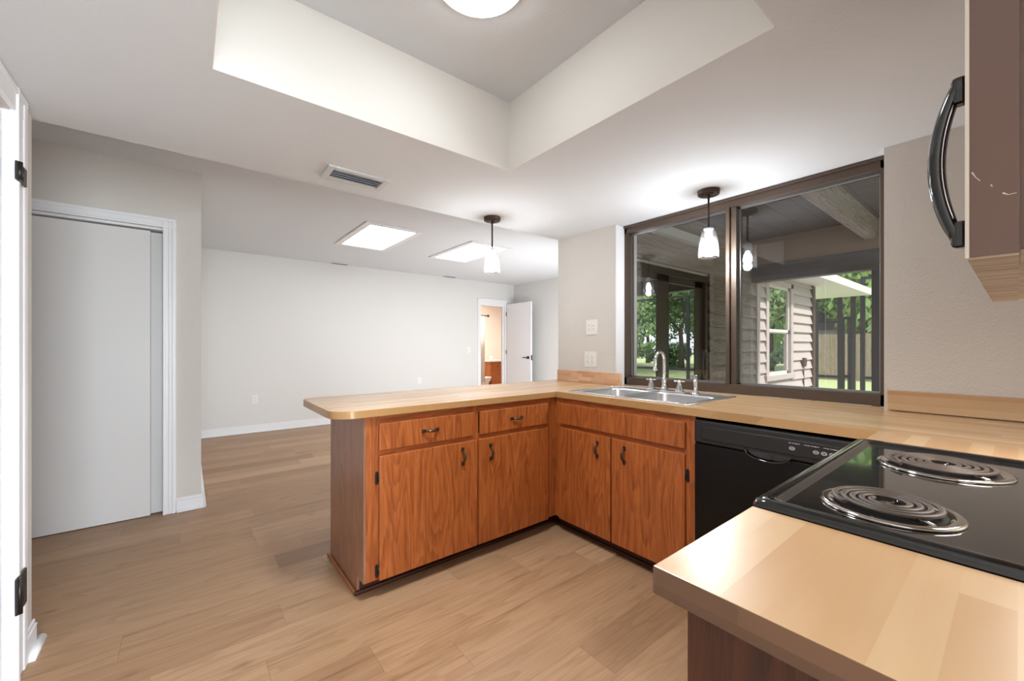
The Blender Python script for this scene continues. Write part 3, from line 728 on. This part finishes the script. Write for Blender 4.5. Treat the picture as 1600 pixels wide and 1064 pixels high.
for (cx, cy, R0, turns) in BUR:
    q = MB(); q.lathe([(R0, 0), (R0-.001, .004), (R0-.006, .0062), (R0-.017, .0052), (R0-.021, .001), (R0-.03, -.004+.0048), (.02, .0008), (.002, .0008)], (cx, cy, ZCK), 56, close=False)
    bo = q.build('drip_pan', M['chromedark'], st)
    MB().lathe([(R0-.0215, .0022), (R0-.03, .0016), (.002, .0014)], (cx, cy, ZCK), 48, close=False).build('pan_shade', M['blackmat'], bo)  # black disc over the chrome pan, painting the dark gap below the coil
    q = MB(); pts = []; Rm = R0-.021; r0 = .022; n_ = int(turns*26)
    for i in range(n_+1):
        t = i/n_; a = t*turns*2*PI+1.2; rr = r0+(Rm-r0)*t
        pts.append((cx+rr*math.cos(a), cy+rr*math.sin(a), ZCK+.0125))
    q.tube(pts, .0046, 8, flat=(.75, 1.1))
    q.build('coil', M['coil'], bo)
    q = MB()
    for k in range(3):
        a = 1.9+k*2*PI/3; q.box(-.0015, .0015, 0, 0, 0, 0) if False else None
        q.tube([(cx+.012*math.cos(a), cy+.012*math.sin(a), ZCK+.006), (cx+(R0-.012)*math.cos(a), cy+(R0-.012)*math.sin(a), ZCK+.006)], .0025, 6)
    q.lathe([(.016, .003), (.016, .008), (.003, .009)], (cx, cy, ZCK), 18); q.build('support', M['chromedark'], bo)

# ------------------------------------------------------------------ cabinet above the stove
uc = thing('wall_cabinet', (1.25, -.15, 1.346), 'brown wall cabinet at the right edge with a big black handle', 'cabinet')
bx('body', M['cabbrown'], uc, .846, 1.67, -.353, .028, 1.352, ZK-.001)
bx('underside', M['rawwood'], uc, .852, 1.672, -.353, .030, 1.347, 1.353)
f = MB(); f.box(.84, .976, -.001, .0455, 1.346, ZK-.004, bev=.001); f.box(.984, 1.672, .0285, .0455, 1.346, ZK-.004, bev=.001); f.box(.984, 1.672, .0, .03, 1.3465, 1.352)
f.build('door', [M['cabbrown']], uc)
f = MB(); f.box(.8405, .976, -.0, .0445, 1.3435, 1.3462); f.box(.984, 1.671, -.0, .0445, 1.3435, 1.3465); f.build('bottom_edge', M['rawwood'], uc)
bx('edge_highlight', M['cabedge'], uc, .8385, .8405, .0428, .0468, 1.3458, ZK-.005)  # pale strip painted as the highlight along the front door edge
q = MB()
hx = .862
pts = []; n_ = 20
for i in range(n_+1):
    t = i/n_; z = 1.372+(1.603-1.372)*t; pts.append((hx, .051+.025*math.sin(PI*t)**.8, z))
q.tube(pts, [.0085+.0035*math.sin(PI*i/n_)**.5 for i in range(n_+1)], 14, flat=(.8, 1.15))
for z in (1.384, 1.588):
    q.box(hx-.012, hx+.012, .044, .0615, z-.019, z+.019, bev=.006)
q.build('handle', M['black'], uc)
q = MB(); q.tube([(p[0]-.0098, p[1]-.006, p[2]) for p in pts[3:-3]], .0011, 6); q.build('handle_trim', M['chrome'], uc)
q = MB()
for pp in (((.0405, 1.463), (.037, 1.455), (.033, 1.449)), ((.0235, 1.441), (.0225, 1.438)), ((.0135, 1.427), (.009, 1.4235), (.002, 1.424))):
    q.tube([(.8398, a, b) for a, b in pp], [.0005+.0006*(i == 0) for i in range(len(pp))], 6)
q.build('scratches', M['cabedge'], uc)

# ------------------------------------------------------------------ lights
def pendant(cx, cy, label, power):
    p = thing('pendant_light', (cx, cy, ZK), label, 'pendant light', 'seeded glass pendants over the counter')
    zt = ZK
    q = MB(); q.lathe([(.0, -.026), (.058, -.026), (.0605, -.023), (.0605, -.006), (.062, -.004), (.062, 0)], (cx, cy, zt), 36)
    for a in (.6, 2.2, 4.2): q.lathe([(.005, -.03), (.005, -.025)], (cx+.035*math.cos(a), cy+.035*math.sin(a), zt), 10)
    q.build('canopy', M['bronze'], p)
    q = MB(); q.tube([(cx, cy, zt-.025), (cx, cy, zt-.05)], .0075, 10); q.tube([(cx, cy, zt-.05), (cx, cy, zt-.235)], .0055, 10); q.build('rod', M['bronze'], p)
    top = -.232
    q = MB(); q.lathe([(.008, top+.006), (.028, top+.004), (.0285, top-.004), (.022, top-.008), (.022, top-.048), (.018, top-.052)], (cx, cy, zt), 24); q.build('socket', M['ventslat'], p)
    q = MB(); q.lathe([(.026, top-.002), (.033, top-.006), (.042, top-.03), (.050, top-.065), (.0555, top-.105), (.057, top-.14), (.056, top-.172), (.0535, top-.172), (.0545, top-.14), (.053, top-.105), (.0475, top-.065), (.0395, top-.03), (.031, top-.008)], (cx, cy, zt), 40, close=True); q.build('shade', M['shade'], p)
    q = MB(); q.lathe([(.012, top-.05), (.014, top-.062), (.026, top-.085), (.0295, top-.105), (.026, top-.125), (.014, top-.138), (.001, top-.141)], (cx, cy, zt), 24); q.build('bulb', M['bulb'], p, smooth=True)
    lo = lamp('pendant_bulb_light', 'POINT', (0, 0, top-.158), (0, 0, 0), power, (.94, .97, 1), shadow_soft_size=.025); lo.parent = p
    return p
pendant(1.742, 2.406, 'glass pendant light hanging over the peninsula near the skylights', 5.6)
pendant(2.463, 1.173, 'glass pendant light hanging in front of the kitchen window', 8.6)

cl = thing('ceiling_light', (.80, 1.23, ZC), 'round flush ceiling light in the raised tray', 'ceiling light')
MB().lathe([(.165, -.02), (.165, 0)], (.80, 1.18, ZC), 48).build('base', M['plate'], cl)
MB().lathe([(.002, -.075), (.06, -.07), (.12, -.052), (.155, -.03), (.16, -.018)], (.80, 1.18, ZC), 48).build('diffuser', M['frosted'], cl, smooth=True)

lo = lamp('ceiling_lamp_light', 'AREA', (0, -.05, -.08), (0, 0, 0), 7.2, (.90, .955, 1), shape='DISK', size=.28, spread=math.radians(112)); lo.parent = cl

def skylight(x0, x1, y0, y1, label):
    s_ = thing('skylight', ((x0+x1)/2, (y0+y1)/2, ZC), label, 'skylight', 'bright skylight panels in the living room ceiling')
    f = MB(); e = .07
    for a in ((x0-e, x0, y0-e, y1+e), (x1, x1+e, y0-e, y1+e), (x0, x1, y0-e, y0), (x0, x1, y1, y1+e)): f.box(*a, ZC-.012, ZC+.0, bev=.003)
    f.build('frame', M['white'], s_)
    bx('diffuser', M['sky_diff'], s_, x0, x1, y0, y1, ZC+.005, ZC+.02)
skylight(*SKY[0], 'left one of two bright square skylights in the ceiling')
skylight(*SKY[1], 'right bright skylight behind the hanging pendant lamp')

def vent(cx, cy, lx, ly, z, nsl, label, e=.035, dark=False):
    v = thing('ceiling_vent', (cx, cy, z), label, 'air vent')
    f = MB()
    for a in ((cx-lx/2-e, cx-lx/2, cy-ly/2-e, cy+ly/2+e), (cx+lx/2, cx+lx/2+e, cy-ly/2-e, cy+ly/2+e), (cx-lx/2, cx+lx/2, cy-ly/2-e, cy-ly/2), (cx-lx/2, cx+lx/2, cy+ly/2, cy+ly/2+e)): f.box(*a, z-.012, z, bev=.003)
    f.build('frame', M['vent'], v)
    bx('backing', M['ventdark'], v, cx-lx/2, cx+lx/2, cy-ly/2, cy+ly/2, z-.002, z-.0005)
    for i in range(nsl):
        y = cy-ly/2+ly*(i+.5)/nsl
        q = MB(); q.box(cx-lx/2, cx+lx/2, -.0008, .0008, -ly/nsl*.30, ly/nsl*.30)
        bmesh.ops.transform(q.bm, matrix=Matrix.Translation((0, y, z-.007))@Matrix.Rotation(math.radians(-48), 4, 'X'), verts=q.bm.verts)
        q.build('slat', M['ventdark' if dark else 'ventslat'], v)
vent(.737, 2.31, .265, .115, ZK, 4, 'white rectangular air vent with slats in the kitchen ceiling')
vent(1.89, 6.70, .22, .06, ZC, 3, 'small grey air vent left in the far ceiling, by the far wall', e=.02, dark=True)
vent(3.85, 6.66, .22, .07, ZC, 3, 'small grey air vent right of the skylights, near the far wall', e=.02, dark=True)

# ------------------------------------------------------------------ switches and outlets
def plate(name, c, nrm, w, h, kind, label):
    o = thing(name, c, label, 'outlet' if 'outlet' in name else 'light switch')
    def T(q, nm, mat, par):
        rot = Matrix.Rotation(-PI/2, 4, 'Z') if nrm == '-x' else Matrix.Identity(4)
        bmesh.ops.transform(q.bm, matrix=Matrix.Translation(c)@rot, verts=q.bm.verts); return q.build(nm, mat, par)
    q = MB(); q.box(-w/2, w/2, -.006, 0, -h/2, h/2, bev=.002); pl = T(q, 'plate', M['plate'], o)
    cols = [0] if kind in ('single', 'switch') else [-.023, .023]
    for j, cx in enumerate(cols):
        k2 = kind if kind != 'combo' else ('double', 'rocker')[j]
        if k2 in ('single', 'double'):
            for z in (.019, -.019):
                q = MB(); q.lathe([(.0155, -.0085), (.0155, -.004)], (cx, 0, z), 20, axis='y'); so = T(q, 'socket', M['plate'], pl)
                q = MB(); q.box(cx-.007, cx-.005, -.0095, -.008, z-.001, z+.007); q.box(cx+.005, cx+.007, -.0095, -.008, z-.001, z+.006); q.box(cx-.002, cx+.002, -.0095, -.008, z-.009, z-.005); T(q, 'slots', M['slot'], pl)
        else:
            q = MB(); q.box(cx-.016, cx+.016, -.009, -.004, -.033, .033, bev=.002); T(q, 'rocker', M['plate'], pl)
            for zm in (.013, -.015): q = MB(); q.box(cx-.008, cx+.008, -.0095, -.0085, zm-.0012, zm+.0012); T(q, 'mark', M['slot'], pl)
plate('light_switch', (XW, 2.175, 1.38), '-x', .118, .122, 'rockers', 'white double switch plate above the outlet left of the window')
plate('wall_outlet', (XW, 2.19, 1.117), '-x', .122, .124, 'double', 'white four socket outlet plate just above the pink backsplash')
plate('wall_outlet', (.751, YF, .474), '-y', .075, .12, 'single', 'white outlet low on the far wall, near its left end')
plate('wall_outlet', (Y_at(655, 1) and X_at(655, YF), YF, .60), '-y', .07, .11, 'single', 'white outlet low on the far wall, just above the peninsula counter')
plate('light_switch', (4.335, YF, 1.155), '-y', .075, .12, 'switch', 'white single light switch left of the bathroom door')

# ------------------------------------------------------------------ outdoors
YX = 2.65
def siding(name, x0, x1, z0, z1, mat, holes=(), lap=.177, label=''):
    q = MB(); z = z0; k = 0
    while z < z1-.01:
        zt_ = min(z+lap, z1)
        segs = [(x0, x1)]
        for hx0, hx1, hz0, hz1 in holes:
            if zt_ > hz0+.02 and z < hz1-.02:
                ns = []
                for a, b in segs:
                    if hx0 > a: ns.append((a, min(hx0, b)))
                    if hx1 < b: ns.append((max(hx1, a), b))
                segs = ns
        for a, b in segs:
            if b-a < .01: continue
            v = [q.bm.verts.new(p) for p in ((a, YX+.01, z), (a, YX-.045, z), (a, YX-.002, zt_), (a, YX+.01, zt_), (b, YX+.01, z), (b, YX-.045, z), (b, YX-.002, zt_), (b, YX+.01, zt_))]
            for idx in ((0, 1, 2, 3), (7, 6, 5, 4), (1, 5, 6, 2), (0, 4, 5, 1), (3, 2, 6, 7), (0, 3, 7, 4)): q.bm.faces.new([v[i] for i in idx])
        z += lap
    return struct(q.build(name, mat), label, 'wall')
SL = (2.95, 5.52, -.1, 2.16)
siding('wall_porch', 2.87, 7.08, -.1, 3.0, M['siding_grey'], [SL], label='weathered grey lap siding around the sliding glass door on the porch')
WO = (7.52, 8.72, .69, 2.31)
siding('wall_siding', 7.12, 9.97, -.1, 2.46, M['siding_light'], [WO], label='pale painted lap siding wall beyond the porch')
w = MB()
YA, YB = YX+.012, YX+.10
w.box(2.77, 2.95, 2.5, YB, -.1, 3.0); w.box(2.95, 5.52, YA, YB, 2.16, 3.0); w.box(5.52, 7.53, YA, YB, -.1, 3.0); w.box(8.71, 9.97, YA, YB, -.1, 2.46)
w.box(7.53, 8.71, YA, YB, -.1, .70); w.box(7.53, 8.71, YA, YB, 2.30, 2.46); w.box(9.85, 9.97, YB, 6, -.1, 2.46)
struct(w.build('wall_south', M['wall_far']), 'inner side of the living room wall facing the porch', 'wall')
t = MB(); t.box(5.52, 5.64, YX-.04, YX+.0, -.1, 2.2, bev=.003)
struct(t.build('trim_6', M['siding_grey']), 'grey vertical board right of the sliding glass door', 'trim board')
t = MB(); t.box(7.08, 7.2, YX-.05, YX+.02, -.1, 2.5, bev=.003)
struct(t.build('trim_7', M['siding_light']), 'pale vertical trim board where the grey siding ends', 'trim board')
t = MB(); t.box(9.86, 10.0, YX-.06, YX+.04, -.1, 2.44, bev=.003)
struct(t.build('trim_8', M['brownpost']), 'dark brown corner board at the end of the pale siding', 'trim board')
sd = thing('door_4', (4.2, YX, -.05), 'sliding glass patio door reflecting the trees, on the porch', 'sliding door'); sd['kind'] = 'structure'
f = MB(); f.box(2.95, 3.03, YX-.02, YX+.06, -.05, 2.16, bev=.002); f.box(2.95, 5.52, YX-.03, YX+.06, 2.08, 2.16, bev=.002); f.box(2.95, 5.52, YX-.02, YX+.06, -.06, .0, bev=.002); f.box(5.44, 5.52, YX-.02, YX+.06, -.05, 2.16, bev=.002)
f.build('frame', M['winframe'], sd)
for (a, b, yo) in ((3.03, 4.56, .0), (4.50, 5.44, .025)):
    f = MB(); e = .075
    f.box(a, a+e, YX+yo, YX+yo+.022, 0, 2.08, bev=.002); f.box(b-(.26 if b < 5 else .2), b, YX+yo, YX+yo+.022, 0, 2.08, bev=.002); f.box(a, b, YX+yo, YX+yo+.022, 0, .1, bev=.002); f.box(a, b, YX+yo, YX+yo+.022, 2.0, 2.08, bev=.002)
    p_ = f.build('sash', M['winframe'], sd)
    bx('pane', M['mirror'], p_, a+e-.01, b-(.26 if b < 5 else .2)+.01, YX+yo+.008, YX+yo+.012, .09, 2.01)
w2 = thing('window_2', (8.1, YX, .72), 'white sash window in the pale siding wall outside', 'window'); w2['kind'] = 'structure'
f = MB(); y0, y1 = YX-.045, YX+.02
for a in ((7.48, 7.60, .67, 2.36), (8.64, 8.76, .67, 2.36)): f.box(a[0], a[1], y0, y1, a[2], a[3], bev=.003)
f.box(7.48, 8.76, y0, y1, 2.28, 2.37, bev=.003); f.box(7.44, 8.80, y0-.02, y1, .64, .73, bev=.003); f.build('frame', M['siding_light'], w2)
for (z0, z1, yo) in ((1.47, 2.28, -.01), (.73, 1.50, .008)):
    f = MB(); e = .05
    f.box(7.6, 7.6+e, YX+yo, YX+yo+.02, z0, z1); f.box(8.64-e, 8.64, YX+yo, YX+yo+.02, z0, z1); f.box(7.6, 8.64, YX+yo, YX+yo+.02, z0, z0+e); f.box(7.6, 8.64, YX+yo, YX+yo+.02, z1-e, z1)
    p_ = f.build('sash', M['soffit'], w2); bx('pane', M['mirror'], p_, 7.64, 8.6, YX+yo+.008, YX+yo+.012, z0+.04, z1-.04)
ob_ = thing('outlet_box', (9.35, YX-.03, .55), 'brown weatherproof outlet box with conduit on the pale siding', 'outlet')
f = MB(); f.box(9.25, 9.40, YX-.075, YX-.012, .83, 1.0, bev=.008); f.box(9.40, 9.45, YX-.065, YX-.012, .87, .95, bev=.008); f.build('box', M['brownpost'], ob_)
MB().tube([(9.35, YX-.035, .83), (9.35, YX-.035, .4), (9.36, YX-.035, -.08)], .015, 8).build('conduit', M['brownpost'], ob_)
# eave over the pale siding, with fascia and gutter
e = MB(); e.box(7.15, 12.75, 2.25, 3.3, 2.455, 2.50)
struct(e.build('trim_9', M['soffit']), 'white soffit of the eave above the pale siding', 'soffit')
e = MB(); e.box(7.15, 12.78, 2.20, 2.25, 2.45, 2.60, bev=.004); e.box(12.75, 12.79, 2.2, 3.35, 2.45, 2.60, bev=.004)
struct(e.build('trim_10', M['soffit']), 'white fascia board along the edge of the eave', 'fascia')
# porch roof
pr_ = MB()
for i in range(21): y = -2.4+i*.25; pr_.box(2.86, 7.0, y+.002, y+.248, 2.87, 2.89+(.004 if i % 2 else 0))
struct(pr_.build('ceiling_porch', M['porchwood']), 'dark wood board ceiling of the porch', 'ceiling')
struct(bx('roof_porch', M['roof'], None, 2.86, 7.3, -2.5, 3.0, 2.9, 3.0), 'roof over the porch', 'roof')
tag(bx('porch_beam', M['beamwood'], None, 2.87, 6.93, 1.14, 1.25, 2.60, 2.87, bev=.006), 'long rough grey ceiling beam crossing the porch away from the window', 'beam')
tag(bx('porch_beam', M['beambeige'], None, 6.93, 7.0, -2.4, 2.62, 2.48, 2.87, bev=.004), 'beige upper header beam at the outer edge of the porch', 'beam')
tag(bx('porch_beam', M['darkwood'], None, 6.90, 7.06, -2.4, 2.62, 2.22, 2.478, bev=.004), 'dark lower header beam at the outer edge of the porch', 'beam')
tag(bx('porch_post', M['screen'], None, 6.95, 7.03, 1.12, 1.20, -.1, 2.22, bev=.004), 'dark porch post at the right edge of the kitchen window view', 'post')
tag(bx('porch_post', M['screen'], None, 6.95, 7.03, -1.35, -1.27, -.1, 2.22, bev=.004), 'dark porch post seen only as a reflection in the patio door', 'post')
struct(bx('floor', M['concrete'], None, 2.86, 14.0, -3.2, 2.6, -.16, -.10), 'concrete patio floor outside the window', 'patio')
gr = MB().box(-6, 60, -40, 40, -.3, -.17).build('lawn', M['grass'], None); struct(gr, 'mown green lawn beyond the patio', 'lawn')
# screen enclosure
def bar(name, a, b, r, label, mat='screen'):
    d_ = (Vector(b)-Vector(a)); q = MB()
    x0, x1 = sorted((a[0], b[0])); y0, y1 = sorted((a[1], b[1])); z0, z1 = sorted((a[2], b[2]))
    q.box(x0-r, x1+r, y0-r, y1+r, z0-(r if z0 == z1 else 0), z1+(r if z0 == z1 else 0), bev=.003)
    return q
sx = 13.0
ys = [Y_at(1312.5, sx), Y_at(1333, sx), Y_at(1348, sx), -1.5, -4.5]
sc_ = thing('screen_enclosure', (sx, 1.5, -.1), 'dark bronze screen enclosure frame with a screen door beyond the patio', 'screen enclosure')
for y in ys: bar('post', (sx, y, -.1), (sx, y, 2.9), .045, '').build('post', M['screen'], sc_)
yl = Y_at(1277, sx)
for z in (.44, 1.85): bar('rail', (sx, yl, z), (sx, ys[0], z), .035, '').build('rail', M['screen'], sc_)
bar('post', (sx, yl+.02, -.1), (sx, yl+.02, 2.4), .04, '').build('post', M['screen'], sc_)
for z in (.45, 2.9): bar('rail', (sx, ys[2], z), (sx, -8.0, z), .035, '').build('rail', M['screen'], sc_)
ym0, ym1 = Y_at(1318, sx), Y_at(1333, sx)
f = MB()
for a in ((ym0-.03, ym0+.03, -.1, 1.95), (ym1+.05, ym1+.1, -.1, 1.95)): f.box(sx-.05, sx-.01, a[0], a[1], a[2], a[3])
f.box(sx-.05, sx-.01, ym1, ym0, 1.9, 1.97); f.box(sx-.05, sx-.01, ym1, ym0, .42, .5); f.build('door_frame', M['screen'], sc_)
# front run of the enclosure, towards the south
for x in (9.0, 11.0): bar('post', (x, -8.0, -.1), (x, -8.0, 2.9), .04, '').build('post', M['screen'], sc_)
for z in (.45, 1.9, 2.9): bar('rail', (2.9, -8.0, z), (sx, -8.0, z), .03, '').build('rail', M['screen'], sc_)
# fence
fn = thing('fence', (21, 2, -.17), 'weathered board privacy fence at the back of the lawn', 'fence')
q = MB(); y = 1.6
while y < 12: q.box(21, 21.02, y, y+.14, -.17, 1.72+.01*math.sin(y*9), bev=.004); y += .145
q.build('boards', M['fence'], fn)
q = MB()
for z in (.3, 1.4): q.box(21.02, 21.06, 1.6, 12, z, z+.09)
q.build('rail', M['fence'], fn)
# neighbour's gable
nh = thing('house', (27, 5.5, -.17), 'pale neighbouring house gable showing above the fence', 'house')
bx('wall', M['siding_light'], nh, 26, 30, 3.6, 9.5, -.17, 2.2)
q = MB(); v = [q.bm.verts.new(p) for p in ((25.7, 3.2, 2.1), (25.7, 9.9, 2.1), (25.7, 6.5, 3.5), (30.3, 3.2, 2.1), (30.3, 9.9, 2.1), (30.3, 6.5, 3.5))]
for idx in ((0, 1, 2), (3, 5, 4), (0, 2, 5, 3), (1, 4, 5, 2), (0, 3, 4, 1)): q.bm.faces.new([v[i] for i in idx])
q.build('roof', M['roof'], nh)

# trees
def leaf_mesh(seed, R, n, flat=1.0, size=.16):
    rd = random.Random(seed); bm = bmesh.new()
    blobs = [(Vector((rd.gauss(0, .42), rd.gauss(0, .42), rd.gauss(0, .36)*flat))*R, R*rd.uniform(.28, .5)) for _ in range(14)]
    for i in range(n):
        c, r = rd.choice(blobs)
        d = Vector((rd.gauss(0, 1), rd.gauss(0, 1), rd.gauss(0, 1))).normalized(); p = c+d*r*rd.uniform(.6, 1.05)
        s_ = size*rd.uniform(.6, 1.3); nrm = (d+Vector((rd.gauss(0, .6), rd.gauss(0, .6), rd.gauss(0, .6)))).normalized()
        a = nrm.orthogonal().normalized(); b = nrm.cross(a); th = rd.uniform(0, PI); a, b = a*math.cos(th)+b*math.sin(th), b*math.cos(th)-a*math.sin(th)
        vs = [bm.verts.new(p+a*s_), bm.verts.new(p+b*s_*.5), bm.verts.new(p-a*s_), bm.verts.new(p-b*s_*.5)]
        bm.faces.new(vs)
    me = bpy.data.meshes.new('foliage'); bm.to_mesh(me); bm.free(); return me
def trunk_mesh(seed, h, r):
    rd = random.Random(seed); q = MB(); pts = [(0, 0, 0)]
    for i in range(1, 7): pts.append((rd.gauss(0, .05)*i*.6, rd.gauss(0, .05)*i*.6, h*i/6))
    q.tube(pts, [r*1.25]+[r*(1-.11*i) for i in range(1, 7)], 10)
    for k in range(5):
        a = rd.uniform(0, 2*PI); b = Vector(pts[3+k % 3]); L_ = h*rd.uniform(.25, .4)
        q.tube([b, b+Vector((math.cos(a)*L_*.5, math.sin(a)*L_*.5, L_*.35)), b+Vector((math.cos(a)*L_, math.sin(a)*L_, L_*.9))], [r*.45, r*.3, r*.12], 7)
    bmesh.ops.recalc_face_normals(q.bm, faces=q.bm.faces)
    me = bpy.data.meshes.new('trunk'); q.bm.to_mesh(me); q.bm.free(); me.materials.append(M['bark']); return me
LV = []
for i in range(4):
    me = leaf_mesh(i+1, 2.3, 7500, size=.125); me.materials.append(M['leaf%d' % i]); LV.append(me)
BU = leaf_mesh(9, 1.3, 4200, .8, .10); BU.materials.append(M['leaf2'])
TR = [trunk_mesh(3, 4.6, .17), trunk_mesh(4, 5.4, .13)]
spots = [(24, 9), (25, 4.5), (24.5, .5), (26, -3.5), (23.5, -7.5), (20, -10.5), (22, -13.5), (16.5, -12), (18.5, -16), (13.5, -14.5), (15, -18.5), (10.5, -13), (10, -17.5), (29, 1.5), (29, -9), (7, -14.5), (5, -18), (32, -6), (30, -14), (26, -19), (21, -22), (33, 8), (15, -24), (8, -23)]
desc = ['dense', 'light green', 'deep green', 'pale green']
for i, (x, y) in enumerate(spots):
    far = 'rising above the board fence' if y > 1.6 else 'reflected in the glass of the patio door'
    t = thing('tree', (x, y, -.17), '%s leafy garden tree %s' % (desc[i % 4], far), 'tree', 'garden trees')
    tr = bpy.data.objects.new('trunk', TR[i % 2]); COL.objects.link(tr); tr.parent = t
    fo = bpy.data.objects.new('foliage', LV[i % 4]); COL.objects.link(fo); fo.parent = t; fo.location = (0, 0, 4.9+.5*math.sin(i*2.1)); fo.rotation_euler = (0, 0, i*1.7); s_ = 1.25+.25*math.sin(i*1.3); fo.scale = (s_, s_, s_*1.15)
for i, (x, y) in enumerate([(22.5, -5), (21.8, -10.5), (19, -13.5), (15.5, -15.5), (12.5, -16.5), (9, -16), (23.2, 2), (23.4, 6), (17, -14.5), (6, -16), (25, -9), (24, -1.5), (20.5, -16), (18, -18.5), (13, -20), (27, 4.5)]):
    t = thing('bush', (x, y, -.17), 'low green bush %s' % ('against the board fence' if y > 1.6 else 'reflected low in the glass of the patio door'), 'bush', 'bushes under the garden trees')
    fo = bpy.data.objects.new('foliage', BU); COL.objects.link(fo); fo.parent = t; fo.location = (0, 0, .9+.2*math.sin(i)); fo.rotation_euler = (0, 0, i*1.1)
